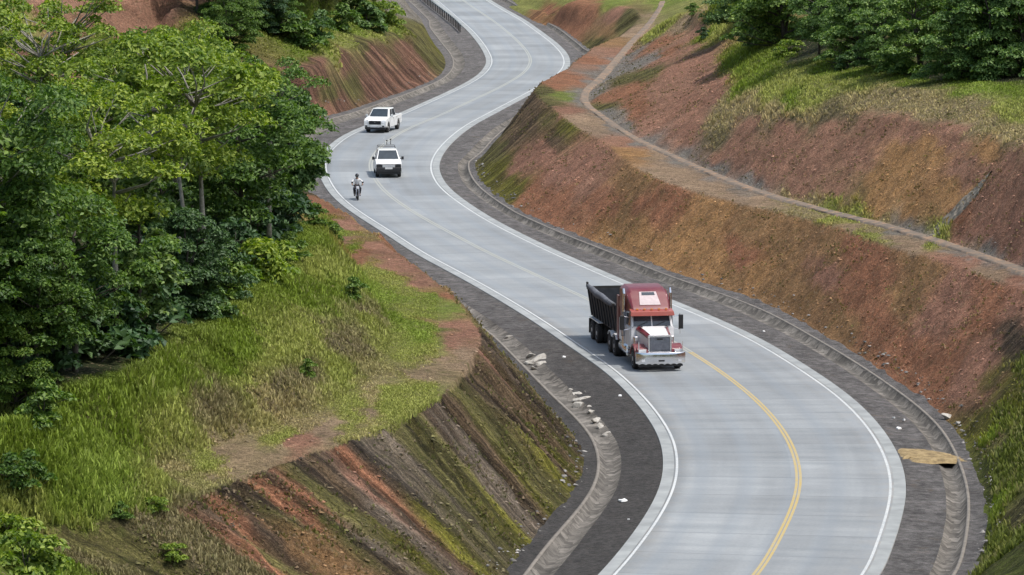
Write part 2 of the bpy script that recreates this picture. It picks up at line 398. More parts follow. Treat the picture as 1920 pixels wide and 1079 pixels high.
def hit(px, py, y0=125):
    a = (px-960)/F; b = (539.5-py)/F
    dy = math.cos(TH)+b*math.sin(TH); dz = -math.sin(TH)+b*math.cos(TH)
    Y = np.arange(y0, 900, .4); T = Y/dy; X = a*T; Z = HCAM+dz*T
    g = np.maximum(zat(X, Y), np.where(True, -5, 0)); k = np.argmax(Z <= g)
    return (float(X[k]), float(Y[k]), float(g[k]))
# ------------------------------------------------------------------ what covers the ground where (soil and grass kinds, surveyed spots)
KIND = {  # albedo, grass cover, streak
 'G': ((.105,.140,.018), 1.0, 0), 'g': ((.190,.200,.055), .8, 0), 'l': ((.150,.190,.035), .9, 0), 'D': ((.235,.190,.105), .6, .2), 'd': ((.15,.125,.07), .5, .6),
 'R': ((.27,.125,.070), .0, .05), 'r': ((.28,.145,.098), .0, .08), 'P': ((.28,.150,.100), .0, .06), 'O': ((.33,.185,.080), .03, .1), 'q': ((.17,.090,.062), 0, .9), 'o': ((.25,.145,.068), .06, .1),
 'B': ((.125,.085,.050), .05, 1), 'K': ((.075,.053,.036), .0, 1), 'T': ((.29,.205,.135), .05, 0), 't': ((.26,.19,.115), .15, 0), 'Y': ((.19,.175,.155), .0, 0),
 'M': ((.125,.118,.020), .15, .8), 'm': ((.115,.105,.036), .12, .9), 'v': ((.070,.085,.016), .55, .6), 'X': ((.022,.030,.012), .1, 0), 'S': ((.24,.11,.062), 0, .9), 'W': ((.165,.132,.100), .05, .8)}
SPOTS = '''
0,850,G 1050,215,r 100,830,G 200,780,G 330,720,G 440,640,G 560,560,G 500,520,G 620,560,G 600,500,g 560,620,g 420,700,G 250,830,G 60,900,G 330,800,g 400,760,d 480,740,g 560,710,d 650,650,d 610,690,g 500,760,D
680,600,d 520,660,g 640,440,l 660,470,G 700,540,l 610,420,G 560,440,G
0,960,g 100,950,l 200,930,l 300,905,g 380,870,g 350,890,D 450,860,t 520,825,g 520,845,t 600,805,T 630,790,g 680,770,t 720,770,g 800,730,g 560,825,r 560,800,D 640,760,g 740,740,g 800,700,t 860,670,T 780,660,g 700,730,D 850,650,r 820,640,g 770,620,l 760,590,g 800,560,l 830,580,l 720,560,l 740,600,G 690,610,g
840,610,r 870,630,r 800,530,r 760,500,r 700,440,R 650,420,r 610,390,R 680,480,R 740,530,g 700,510,g 720,470,r 640,450,r 840,560,R 780,545,g
0,1040,G 60,1030,g 50,1070,l 130,1020,m 200,1040,m 160,1060,d 100,1060,G 260,1010,G 300,1060,m 340,1000,d 380,1040,d 400,970,K 435,935,K 455,990,S 470,1040,S 430,1000,d 420,1050,d 500,900,K 500,960,K 500,1010,K 520,960,B 510,1050,m 545,920,S 575,975,S 540,985,m 560,1040,o 380,990,d 350,1040,d 310,1000,d 590,1000,o 620,1050,o 580,880,K 620,900,B 640,960,m 650,860,S 685,900,S 700,930,r 650,900,K 690,870,K 740,960,K 720,960,W 760,1000,W 700,1030,W 640,1010,m
740,840,W 780,900,W 830,950,m 700,860,W 820,800,K 860,780,B 800,760,K 870,700,K 900,660,r 920,720,B 960,780,B 900,820,B 960,860,m 1000,800,B 1020,850,M 1060,870,M 940,920,W 900,980,m 860,1030,M 1000,930,M 960,990,M 1070,850,M 1080,890,M 800,1060,M 730,1060,B 880,870,W 850,860,m 1010,770,B 940,680,K 1040,930,m 1040,820,m
885,300,m 930,290,m 920,330,M 960,350,M 960,260,B 1000,230,B 1000,190,B 980,310,r 1020,290,r 1060,240,M 1040,270,B 1040,220,m 1050,330,r 1100,300,r 1110,350,P 1050,380,R 1130,390,R 1000,370,R 1180,340,o 1210,350,o 1180,400,o 1220,400,R 1250,380,R 1200,440,O 1280,440,O 1140,440,O 1330,420,O 1250,480,O 1330,490,O 1400,440,o 1420,410,o 1480,430,o 1380,480,R 1460,500,o 1560,470,o 1560,430,o 1620,470,R 1640,520,R 1550,520,r 1500,560,o 1580,600,o 1600,560,R 1660,600,R 1700,560,o 1720,500,o 1700,650,R 1750,600,r 1800,560,r 1850,600,R 1780,680,R 1820,730,r 1860,680,r 1900,640,K 1760,730,R 1400,520,O 1440,550,o 1360,520,o 1900,580,r 1870,560,R
1840,800,M 1880,780,v 1860,850,m 1900,850,v 1880,920,v 1900,980,m 1870,1020,v 1900,1060,v 1880,730,M 1910,700,v 1850,880,v 1860,960,G 1905,900,v 1860,820,G
1040,160,R 1070,150,R 1110,115,R 1160,100,P 1190,60,T 1215,30,t 1020,170,m 1060,180,l 1030,195,m 1060,205,r 1100,225,T 1130,235,T 1180,270,P 1220,290,T 1180,290,O 1250,320,T 1300,345,T 1350,360,T 1420,375,T 1500,395,D 1600,430,t 1560,410,g 1700,460,T 1640,440,g 1780,490,r 1850,520,T 1900,535,r 1650,425,D
1130,150,Y 1100,175,Y 1090,190,Y 1130,220,Y 1160,240,Y 1220,268,Y 1280,298,Y 1340,325,Y 1400,352,Y 1480,378,D 1560,395,g 1620,410,g 1700,435,Y 1760,448,g 1830,475,Y 1900,505,Y 1180,105,Y 1150,130,Y
1150,180,R 1140,200,m 1180,170,R 1200,200,R 1170,150,m 1200,120,Y 1220,110,Y 1210,140,m 1240,80,R 1290,90,P 1250,100,R 1230,120,r 1270,130,r 1240,170,P 1300,150,P 1280,200,r 1320,120,r 1330,190,r 1220,230,P 1300,240,r 1250,210,P 1280,270,P 1340,270,d 1350,230,D 1360,200,D 1340,160,r
1380,110,G 1370,140,G 1400,160,G 1430,140,G 1440,180,g 1480,190,G 1450,210,D 1400,200,D 1520,190,g 1550,170,g 1500,150,g 1600,170,g 1600,200,D 1650,190,D 1700,190,D 1750,210,D 1800,210,D 1850,230,D 1900,250,D 1900,210,g 1700,180,D 1500,215,D 1560,215,d
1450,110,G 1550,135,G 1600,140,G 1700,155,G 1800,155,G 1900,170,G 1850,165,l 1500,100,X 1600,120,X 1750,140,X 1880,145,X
1400,240,P 1480,240,r 1560,250,P 1640,240,P 1700,250,P 1780,260,P 1850,280,O 1900,300,P 1380,290,P 1450,300,P 1520,300,P 1600,300,P 1680,300,O 1700,330,O 1650,350,O 1750,290,O 1800,320,P 1850,330,P 1900,360,P 1900,420,r 1860,450,P 1800,420,R 1780,360,O 1720,390,O 1650,390,O 1560,370,P 1500,350,P 1420,330,P 1350,300,P 1850,400,P 1900,480,r 1820,440,r
1030,20,S 1060,30,R 1100,20,R 1080,50,R 1130,60,o 1150,30,r 1170,50,m 1190,25,m 1120,80,m 1140,80,o 1000,15,g 970,5,g 1050,5,g 1150,5,l
1250,20,g 1300,15,g 1340,30,G 1230,60,g 1280,50,t 1300,70,P 1340,60,g 1260,5,l 1320,70,G
560,130,q 600,120,q 640,120,q 700,100,q 760,90,q 800,95,m 810,80,M 820,110,m 780,130,q 720,150,q 660,160,m 620,180,m 580,180,q 700,170,q 760,150,q 600,210,r 640,195,q 780,60,m 740,70,m 680,85,m 620,105,g 800,60,m
560,100,G 600,90,G 650,80,g 700,60,g 740,60,G 600,60,G 720,40,G 660,50,l 800,45,Y 760,20,Y 800,20,Y 740,5,Y 720,50,g 560,50,G
80,130,P 130,120,P 60,110,P 220,60,P 250,40,P 290,30,P 240,20,P 100,10,P 20,150,G 180,110,G 330,100,G 20,60,g 150,80,G
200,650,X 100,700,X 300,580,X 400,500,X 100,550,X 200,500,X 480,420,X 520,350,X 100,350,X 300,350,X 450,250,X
'''
sp = []
for tk in SPOTS.split():
    a, b, k = tk.split(','); x, y, z = hit(float(a), float(b)); sp.append((x, y*.22, z*1.0, k))
SC0 = [s[3] for s in sp]
SP = np.array([s[:3] for s in sp]); SC = np.array([(*KIND[s[3]][0], KIND[s[3]][1], KIND[s[3]][2]) for s in sp])
bey = beyond.ravel(); fz = GZ.ravel()
zn = zone.ravel(); cO = crestO.ravel()
_sx = np.array([s[0] for s in sp]); _sy = np.array([s[1] for s in sp])/.22
SPS = np.zeros((len(sp), 2)); SZ = np.zeros(len(sp), int)
for _i in range(len(sp)):
    _j = np.argmin((CL[:,0]-_sx[_i])**2+(CL[:,1]-_sy[_i])**2); _dx = _sx[_i]-CL[_j,0]; _dy = _sy[_i]-CL[_j,1]
    _o = _dx*NR[_j,0]+_dy*NR[_j,1]; _s = ST[_j]+_dx*TG[_j,0]+_dy*TG[_j,1]; _jj = int(np.clip(_s, 0, NS-1))
    SPS[_i] = (_s, (abs(_o)-((OL+TL) if _o < 0 else (OR+TR))[_jj])*.35)
    _r = int(np.clip(np.searchsorted(YS, _sy[_i]), 0, NY-1)); _c = int(np.clip(np.searchsorted(TC, _sx[_i]/_sy[_i]), 0, NX-1)); SZ[_i] = zone[_r, _c]
    if SZ[_i] != 3 and SC0[_i] in ('TtgGlDdY' if _o < 0 else 'TtgYD') and crestO[_r,_c] > (-1.5 if _o < 0 else -2.2): SZ[_i] = 3
    if _o < 0 and SZ[_i] == 3 and SC0[_i] in 'KBWSmM' and crestO[_r,_c] < 2.0 and staG[_r,_c] < sta_of0(907, 546): SZ[_i] = 1
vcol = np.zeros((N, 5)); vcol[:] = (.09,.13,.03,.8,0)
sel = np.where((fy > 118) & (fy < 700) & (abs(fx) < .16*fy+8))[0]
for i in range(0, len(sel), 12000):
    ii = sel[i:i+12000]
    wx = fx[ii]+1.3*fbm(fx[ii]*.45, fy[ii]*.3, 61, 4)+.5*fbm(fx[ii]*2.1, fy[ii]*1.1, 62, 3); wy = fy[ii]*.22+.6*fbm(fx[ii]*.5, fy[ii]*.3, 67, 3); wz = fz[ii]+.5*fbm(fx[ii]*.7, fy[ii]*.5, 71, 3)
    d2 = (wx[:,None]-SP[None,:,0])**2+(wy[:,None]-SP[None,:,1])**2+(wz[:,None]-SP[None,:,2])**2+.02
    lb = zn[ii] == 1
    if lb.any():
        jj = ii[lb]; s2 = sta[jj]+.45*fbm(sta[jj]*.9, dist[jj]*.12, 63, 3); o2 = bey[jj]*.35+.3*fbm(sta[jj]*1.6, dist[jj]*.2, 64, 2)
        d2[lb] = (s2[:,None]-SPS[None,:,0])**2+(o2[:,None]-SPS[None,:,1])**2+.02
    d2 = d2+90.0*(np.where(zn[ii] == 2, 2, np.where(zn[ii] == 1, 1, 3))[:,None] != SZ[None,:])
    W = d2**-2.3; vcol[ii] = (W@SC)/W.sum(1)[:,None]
PAV = {}
# ------------------------------------------------------------------ ground sheet
idx = np.arange(NY*NX).reshape(NY, NX)
Q = np.stack([idx[:-1,:-1], idx[:-1,1:], idx[1:,1:], idx[1:,:-1]], -1).reshape(-1, 4)
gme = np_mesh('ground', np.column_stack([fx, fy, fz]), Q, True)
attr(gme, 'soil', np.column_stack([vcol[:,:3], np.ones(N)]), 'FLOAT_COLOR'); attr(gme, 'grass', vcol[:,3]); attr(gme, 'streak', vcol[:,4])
attr(gme, 'station', sta); attr(gme, 'side', dist)
def ground_mat():
    t = NT('soil and turf'); p = t.pos()
    soil = t.attr('soil', 'Color'); gr = t.attr('grass'); stk = t.attr('streak'); st_ = t.attr('station'); sdn = t.attr('side')
    n1 = t.noise(p, .35, 5, .65); n2 = t.noise(p, 2.2, 6, .65); n3 = t.noise(p, 9, 5, .7); n4 = t.noise(p, 26, 3, .6)
    uv = t.comb(t.math('MULTIPLY', st_, 1.0), t.math('MULTIPLY', sdn, .06))
    s1 = t.noise(uv, .95, 6, .74, dist=.12); s2 = t.noise(uv, 5.5, 5, .7, dist=.05)
    c = t.mix(1.0, soil, t.ramp(n1, [(.28, .66), (.72, 1.3)]), 'MULTIPLY')
    c = t.mix(t.math('SUBTRACT', 1.0, t.math('MULTIPLY', stk, .55), True), c, t.mix(1.0, c, t.ramp(n2, [(.28, .62), (.5, 1.0), (.74, 1.42)]), 'MULTIPLY'))
    c = t.mix(.85, c, t.ramp(n3, [(.32, .42), (.5, 1.0), (.68, 1.6)]), 'MULTIPLY')
    c = t.mix(.6, c, t.ramp(n4, [(.38, .5), (.60, 1.5)]), 'MULTIPLY')
    dark = t.ramp(s1, [(.38, .20), (.46, .62), (.54, 1.15), (.66, 2.2)])
    c = t.mix(t.math('MULTIPLY', stk, .9, True), c, t.mix(1.0, c, dark, 'MULTIPLY'))
    c = t.mix(t.math('MULTIPLY', stk, .8, True), c, t.mix(1.0, c, t.ramp(s2, [(.34, .42), (.5, 1.0), (.68, 1.6)]), 'MULTIPLY'))
    # stray weeds and moss over bare soil
    weed = t.math('MULTIPLY', t.rng(t.noise(p, 1.3, 7, .72), .56, .66, 0, .55), t.rng(gr, 0, .1, .35, 1))
    c = t.mix(weed, c, (.10,.115,.025))
    # pale dry bits
    dry = t.math('MULTIPLY', t.rng(t.noise(p, 5.5, 4, .7),   .57, .66, 0, .6), t.rng(stk, 0, 1, 1, .4))
    c = t.mix(dry, c, (.42,.31,.2))
    v = t.n('TexVoronoi'); t.link(p, v.inputs['Vector']); v.inputs['Scale'].default_value = 5.0
    pit = t.rng(v.outputs['Distance'], .0, .16, 1, 0); pick = t.rng(t.noise(p, 1.7, 2), .54, .6, 0, .75)
    c = t.mix(t.math('MULTIPLY', pit, pick), c, (.045,.03,.02))
    h = t.math('ADD', t.math('MULTIPLY', n2, .5), t.math('ADD', t.math('MULTIPLY', n3, .35), t.math('MULTIPLY', n4, .12)))
    h = t.math('ADD', h, t.math('MULTIPLY', t.math('MULTIPLY', s2, stk), .5))
    return t.fin(c, .95, t.bump(h, 1.0, .7), Specular_IOR_Level=.15)
tag(mkobj('ground', gme, ground_mat()), kind='structure')

# ------------------------------------------------------------------ road slab, markings, gravel verges, stone drains
def strip(name, offA, offB, z0, mat, thick=0, jag=0, s0=0, s1=None, dz=0):
    """offA/offB are lists of (offset array, z array or value) ordered left to right"""
    cols = offA; n = NS
    rows = slice(s0, s1)
    V = []; U = []
    for o, z in cols:
        P = CL+NR*o[:,None]; V.append(np.column_stack([P, np.broadcast_to(z, n)])[rows]); U.append(np.column_stack([o, ST])[rows])
    m = len(V[0]); k = len(V); V = np.stack(V, 1).reshape(-1, 3); U = np.stack(U, 1).reshape(-1, 2)
    id_ = np.arange(m*k).reshape(m, k)
    Qd = np.stack([id_[:-1,:-1], id_[:-1,1:], id_[1:,1:], id_[1:,:-1]], -1).reshape(-1, 4)
    me = np_mesh(name, V, Qd, True)
    attr(me, 'across', U[:,0]); attr(me, 'along', U[:,1])
    return tag(mkobj(name, me, mat), kind='structure')
def concrete_mat():
    t = NT('road concrete'); a = t.attr('across'); s = t.attr('along'); p = t.pos()
    bay = t.math('FLOOR', t.math('DIVIDE', s, 4.5))
    wn = t.n('TexWhiteNoise', noise_dimensions='2D'); t.link(t.comb(bay, t.math('GREATER_THAN', a, .4)), wn.inputs['Vector'])
    n1 = t.noise(t.comb(t.math('MULTIPLY', a, .12), t.math('MULTIPLY', s, 1.0)), 1.3, 6, .65)
    n2 = t.noise(t.comb(t.math('MULTIPLY', a, .20), t.math('MULTIPLY', s, 3.6)), 2.4, 5, .75)
    n3 = t.noise(p, .12, 4, .6); n4 = t.noise(p, 7, 4, .7)
    ty = t.noise(t.comb(a, t.math('MULTIPLY', s, .03)), 1.1, 3, .5)
    c = t.mix(t.rng(n1, .3, .7, 0, 1), (.222,.237,.245), (.290,.306,.314))
    c = t.mix(1.0, c, t.ramp(wn.outputs[0], [(0, .84), (1, 1.08)]), 'MULTIPLY')
    c = t.mix(1.0, c, t.ramp(n3, [(.3, .78), (.7, 1.1)]), 'MULTIPLY')
    c = t.mix(1.0, c, t.ramp(ty, [(.3, .90), (.6, 1.04)]), 'MULTIPLY')
    c = t.mix(.7, c, t.ramp(n4, [(.3, .86), (.7, 1.1)]), 'MULTIPLY')
    skid = t.rng(n2, .58, .72, 0, .9); zone = t.rng(t.noise(p, .09, 3), .40, .56, 0, .8)
    c = t.mix(t.math('MULTIPLY', skid, zone), c, (.16,.19,.22))
    fr = t.math('ABSOLUTE', t.math('SUBTRACT', t.math('FRACT', t.math('DIVIDE', s, 4.5)), .5))
    c = t.mix(t.rng(fr, .484, .5, 0, .85), c, (.13,.14,.15))
    c = t.mix(t.rng(t.noise(p, .55, 5, .7), .60, .72, 0, .35), c, (.17,.18,.185))
    c = t.mix(t.rng(t.noise(p, 2.6, 4, .7), .68, .76, 0, .5), c, (.12,.12,.12))
    ed = t.rng(t.math('ABSOLUTE', a), 3.6, 4.9, 0, .6); c = t.mix(t.math('MULTIPLY', ed, t.rng(t.noise(p, .8, 6, .7), .42, .62, 0, 1)), c, (.27,.235,.19))
    # tyre paths
    wv = t.math('SINE', t.math('MULTIPLY', a, 3.3)); c = t.mix(t.rng(wv, .1, 1, 0, .30), c, (.2,.23,.26))
    return t.fin(c, t.rng(n1, .3, .7, .55, .8), t.bump(n2, .12, .02))
ones = np.ones(NS)
def lerp(a, b, t): return a*(1-t)+b*t
road_cols = [(-OL-.02, -.25), (-OL, 0.0)]+[(lerp(-OL, OR, k/8), 0.0) for k in range(1, 8)]+[(OR, 0.0), (OR+.02, -.25)]
strip('road', road_cols, None, 0, concrete_mat())
def paint_mat(name, col, wear):
    t = NT(name); p = t.pos(); n = t.noise(p, 5, 6, .75); f = t.noise(p, .25, 3)
    return t.fin(t.mix(t.rng(t.math('ADD', n, t.math('MULTIPLY', f, .35)), .62, .82, wear*.3, min(1, wear+.25)), col, (.30,.33,.345)), .6)
white_p = paint_mat('white road paint', (.55,.56,.55), .55); yellow_p = paint_mat('yellow road paint', (.45,.31,.06), .4); faded_p = paint_mat('faded yellow road paint', (.33,.315,.245), .85)
def ribbon(name, centre, wd, z, mat, s0=0, s1=None):
    return strip(name, [(centre-wd/2, z), (centre+wd/2, z)], None, 0, mat, s0=s0, s1=s1)
slab = simple('shoulder slab concrete', (.265,.28,.28), .8, 0, .22, .8)
ribbon('shoulder_slab', -OL+.24, .48, .004, slab); ribbon('shoulder_slab', OR-.25, .50, .004, slab)
ribbon('edge_line', -OL+.60, .105, .004, white_p); ribbon('edge_line', OR-.64, .11, .004, white_p)
def sta_of(px, py):
    x, y = un(px, py); return int(np.argmin((CL[:,0]-x)**2+(CL[:,1]-y)**2))
kk = [sta_of(1600,1000), sta_of(1505,930), sta_of(1300,665), sta_of(890,458), sta_of(690,312), sta_of(760,240), sta_of(993,110), NS-1]
yf = np.interp(np.arange(NS), kk, [.56,.565,.545,.50,.43,.46,.53,.5]); yf = smooth1(yf, 12)
yc = lerp(-OL, OR, yf); sb = sta_of(1290,655)
ribbon('centre_line', yc-.08, .11, .004, yellow_p, 0, sb); ribbon('centre_line', yc+.08, .11, .004, yellow_p, 0, sb)
ribbon('centre_line', yc-.1, .12, .004, faded_p, sb-1); ribbon('centre_line', yc+.1, .12, .004, faded_p, sb-1)
def gravel_mat():
    t = NT('gravel'); p = t.pos(); n1 = t.noise(p, .5, 5, .6); n2 = t.noise(p, 5, 6, .75); n3 = t.noise(p, 30, 3, .7)
    s = t.attr('along'); a = t.attr('across')
    n4 = t.noise(t.comb(t.math('MULTIPLY', a, 1.0), t.math('MULTIPLY', s, .12)), 1.5, 4)
    c = t.mix(t.rng(n2, .3, .7, 0, 1), (.085,.082,.082), (.165,.155,.15))
    c = t.mix(1.0, c, t.ramp(n1, [(.3, .75), (.7, 1.25)]), 'MULTIPLY'); c = t.mix(1.0, c, t.ramp(n4, [(.3, .85), (.7, 1.15)]), 'MULTIPLY')
    c = t.mix(.9, c, t.ramp(t.noise(p, 2.0, 5, .75), [(.32, .55), (.68, 1.5)]), 'MULTIPLY'); c = t.mix(.8, c, t.ramp(n3, [(.3, .6), (.7, 1.45)]), 'MULTIPLY')
    c = t.mix(t.rng(t.noise(p, .8, 6, .7), .58, .7, 0, .4), c, (.22,.16,.11))
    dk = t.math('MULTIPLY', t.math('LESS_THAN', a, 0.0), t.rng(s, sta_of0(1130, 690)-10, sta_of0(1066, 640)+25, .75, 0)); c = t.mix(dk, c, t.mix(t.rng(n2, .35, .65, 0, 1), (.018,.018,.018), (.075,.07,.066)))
    return t.fin(c, .95, t.bump(t.math('ADD', n2, n3), .9, .12), Specular_IOR_Level=.2)
def drain_mat():
    t = NT('stone drain'); p = t.pos(); a = t.attr('across'); s = t.attr('along')
    v = t.n('TexVoronoi'); t.link(p, v.inputs['Vector']); v.inputs['Scale'].default_value = 2.3
    v2 = t.n('TexVoronoi', feature='DISTANCE_TO_EDGE'); t.link(p, v2.inputs['Vector']); v2.inputs['Scale'].default_value = 2.3
    n = t.noise(p, 4, 6, .7); n0 = t.noise(p, .3, 4, .6)
    sv = t.n('SeparateColor'); t.link(v.outputs['Color'], sv.inputs[0])
    c = t.mix(1.0, t.mix(t.rng(n, .3, .7, 0, 1), (.085,.078,.07), (.175,.16,.14)), t.ramp(sv.outputs[0], [(0,.6),(1,1.4)]), 'MULTIPLY')
    c = t.mix(t.rng(v2.outputs[0], 0, .06, .6, 0), c, (.05,.045,.04))
    c = t.mix(1.0, c, t.ramp(n0, [(.3, .65), (.7, 1.35)]), 'MULTIPLY')
    st2 = t.noise(t.comb(t.math('MULTIPLY', a, .3), s), .9, 5, .75)
    c = t.mix(t.rng(st2, .58, .68, 0, .65), c, (.045,.042,.036))
    c = t.mix(t.rng(st2, .42, .33, 0, .45), c, (.30,.28,.25))
    return t.fin(c, .9, t.bump(t.math('ADD', n, v.outputs['Distance']), .5, .05), Specular_IOR_Level=.2)
gm, dm = gravel_mat(), drain_mat()
rim_m = simple('drain rim mortar', (.18,.162,.14), .9, var=.3, scale=2)
def jn(seed, sc_, a): return a*fbm(ST/sc_, ST*0+seed, seed, 3)
for sg, O, T_, sd_ in ((-1, OL, TL, 1), (1, OR, TR, 2)):
    g = O+T_*.50+jn(sd_+3, 9, .07); b0 = O+T_*.58+jn(sd_+4, 9, .04); b1 = O+T_*.68; r0 = O+T_*.755; r1 = r0+.13; e1 = O+T_+1.3
    def oo(x): return sg*x
    def ordr(L): return L if sg > 0 else L[::-1]
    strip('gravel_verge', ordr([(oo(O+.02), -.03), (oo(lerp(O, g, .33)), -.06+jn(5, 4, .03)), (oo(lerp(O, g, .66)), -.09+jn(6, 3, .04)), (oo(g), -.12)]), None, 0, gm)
    strip('drain', ordr([(oo(g), -.12), (oo(b0), -.30+jn(7, 6, .03)), (oo(b1), -.32+jn(8, 5, .03)), (oo(r0), -.04)]), None, 0, dm)
    strip('drain_rim', ordr([(oo(r0), -.04), (oo(r0+.01), -.005), (oo(r1), -.005), (oo(r1+.01), -.04)]), None, 0, rim_m)
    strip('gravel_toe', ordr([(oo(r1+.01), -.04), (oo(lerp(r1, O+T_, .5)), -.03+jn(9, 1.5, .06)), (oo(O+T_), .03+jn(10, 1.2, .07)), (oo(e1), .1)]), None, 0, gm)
# ------------------------------------------------------------------ vegetation
def leaf_mat(name, c1, c2, c3, trans=.3):
    t = NT(name); p = t.pos(); oi = t.n('ObjectInfo'); lv = t.attr('leafrnd')
    f = t.math('ADD', t.math('MULTIPLY', lv, .75), t.math('MULTIPLY', t.noise(p, .5, 3), .5))
    c = t.ramp(f, [(.2, c1), (.55, c2), (.95, c3)])
    c = t.mix(1.0, c, t.ramp(oi.outputs['Random'], [(0, (.82,.86,.85)), (.5, (1,1,1)), (1, (1.22,1.1,.85))]), 'MULTIPLY')
    t.fin(c, .55, Specular_IOR_Level=.35)
    tr = t.n('BsdfTranslucent'); t.link(t.mix(1.0, c, (1.3,1.45,.5), 'MULTIPLY'), tr.inputs[0])
    ms = t.n('MixShader'); ms.inputs[0].default_value = trans
    t.link(t.b.outputs[0], ms.inputs[1]); t.link(tr.outputs[0], ms.inputs[2]); t.link(ms.outputs[0], t.out.inputs[0]); return t.m
L_yel = leaf_mat('yellow green leaves', (.058,.110,.010), (.140,.215,.022), (.30,.37,.055))
L_mid = leaf_mat('green leaves', (.030,.072,.014), (.068,.135,.022), (.16,.25,.05))
L_blu = leaf_mat('deep green leaves', (.034,.078,.024), (.075,.145,.040), (.20,.30,.11))
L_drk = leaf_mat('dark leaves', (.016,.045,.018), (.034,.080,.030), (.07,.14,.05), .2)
def bark_mat(name, a, b):
    t = NT(name); p = t.objc(); n = t.noise(p, 5, 6, .7); m = t.noise(p, 1.2, 3)
    return t.fin(t.mix(t.rng(t.math('ADD', n, t.math('MULTIPLY', m, .6)), .55, 1.0, 0, 1), a, b), .9, t.bump(n, .6, .05))
bark_p = bark_mat('pale bark', (.13,.12,.10), (.34,.32,.28)); bark_d = bark_mat('dark bark', (.035,.03,.025), (.10,.085,.07))
def leaves_mesh(name, cen, nrm, ln, wd, r):
    n = len(cen)
    nrm = nrm/np.linalg.norm(nrm, axis=1)[:,None]
    a = r.normal(size=(n,3)); a -= (a*nrm).sum(1)[:,None]*nrm; a /= np.linalg.norm(a, axis=1)[:,None]; b = np.cross(nrm, a)
    L = ln[:,None]; W = wd[:,None]
    p0 = cen-a*L*.5; p2 = cen+a*L*.5-nrm*L*.18; p1 = cen+b*W*.5+nrm*L*.07; p3 = cen-b*W*.5+nrm*L*.07
    V = np.stack([p0,p1,p2,p3], 1).reshape(-1,3); i = np.arange(n)*4
    Fc = np.concatenate([np.stack([i,i+1,i+2],1), np.stack([i,i+2,i+3],1)])
    me = np_mesh(name, V, Fc); attr(me, 'leafrnd', np.repeat(r.random(n), 4)); return me
def tree_mesh(seed, H, R, trunk_frac, nclump, per, crad, leaf=(.2,.34), flat=.6, lean=.06, tr=.16, droop=.15, shape='umbrella', multi=1, bare=0):
    r = np.random.default_rng(seed); mb = MB(); C = []
    stems = []
    for m in range(multi):
        a = 2*math.pi*m/multi+r.random(); sp_ = 0 if multi == 1 else R*.28
        pts = [Vector((0,0,-.6))]
        for k in range(1, 6):
            z = H*.78*k/5; pts.append(Vector((math.cos(a)*sp_*k/5+r.normal()*lean*z*.35, math.sin(a)*sp_*k/5+r.normal()*lean*z*.35, z)))
        mb.tube(pts, [tr*(1-.72*k/5)*(1 if multi == 1 else .75) for k in range(6)], 7); stems.append(pts)
    for c in range(nclump):
        pts = stems[c % multi]
        # clump centre inside a crown envelope
        for _ in range(30):
            u = r.random(); th = r.random()*2*math.pi
            z = trunk_frac+(1-trunk_frac)*r.random()
            zz = (z-trunk_frac)/(1-trunk_frac)
            if shape == 'umbrella': prof = .45+.55*math.sin(min(1, zz*1.15)*math.pi*.62)*(1.0 if zz < .75 else math.sqrt(max(.05, 1-((zz-.75)/.25)**2*.85)))
            elif shape == 'column': prof = .75*math.sqrt(max(.05, 1-(2*zz-1)**2*.8))+.15
            else: prof = math.sqrt(max(.04, 1-(zz*1.0)**2))*.95+.08
            rr = R*prof*(u**.42)*(1+.22*math.sin(3*th+seed)+.15*math.sin(5*th+2*seed+4*zz))
            cen = Vector((math.cos(th)*rr, math.sin(th)*rr, H*z-.25*rr*droop))
            if all((cen-q).length > crad*.62 for q, _ in C[-40:]): break
        # limb
        zb = min(cen.z-.35*abs(rr)-.2, H*.74); zb = max(zb, H*min(trunk_frac, .3)*.8)
        k = min(4, int(zb/(H*.78)*5)); f = zb/(H*.78)*5-k; f = min(max(f, 0), 1)
        st = pts[k]*(1-f)+pts[k+1]*f
        md = st*.5+cen*.5+Vector((r.normal()*.15, r.normal()*.15, -.06*rr+.05))
        if c % 2 == 0 or nclump < 50: mb.tube([st, md, cen+Vector((0,0,-.1))], [tr*.34, tr*.2, .018], 5)
        if c >= bare: C.append((cen, crad*(.65+.7*r.random())))
    cen = []; nr = []
    for q, cr in C:
        n = int(per*(cr/crad)**2)
        d = r.normal(size=(n,3)); d /= np.linalg.norm(d, axis=1)[:,None]
        rad_ = (r.random(n)**.33)[:,None]*cr
        off = d*rad_*np.array([1,1,flat]); off[:,2] = np.abs(off[:,2])*.9-.25*cr*flat-.25*(np.hypot(off[:,0],off[:,1])/cr)**2*cr*.8
        cen.append(np.array(q)+off); nr.append(d*.8+np.array([0,0,.9])+r.normal(size=(n,3))*.45)
    cen = np.concatenate(cen); nr = np.concatenate(nr); n = len(cen)
    ln = leaf[0]+(leaf[1]-leaf[0])*r.random(n)
    return mb, leaves_mesh('crown', cen, nr, ln, ln*(.42+.2*r.random(n)), r)
PROTO = {}
L_rt = leaf_mat('bright forest leaves', (.040,.090,.022), (.085,.165,.038), (.23,.34,.10), .3)
def proto(key, leafm, bark, **kw):
    mb, cm = tree_mesh(**kw); tm = np_mesh('trunk', mb.v, mb.f, True); tm.materials.append(bark)
    PROTO[key] = (tm, cm, leafm, kw['H'])
proto('tall', L_yel, bark_p, seed=3, H=10.4, R=3.3, trunk_frac=.46, nclump=62, per=170, crad=.85, leaf=(.15,.27), shape='umbrella', bare=5, lean=.09)
proto('tall_b', L_mid, bark_p, seed=11, H=10, R=2.8, trunk_frac=.42, nclump=56, per=170, crad=.8, leaf=(.15,.28), shape='umbrella', bare=5, lean=.09)
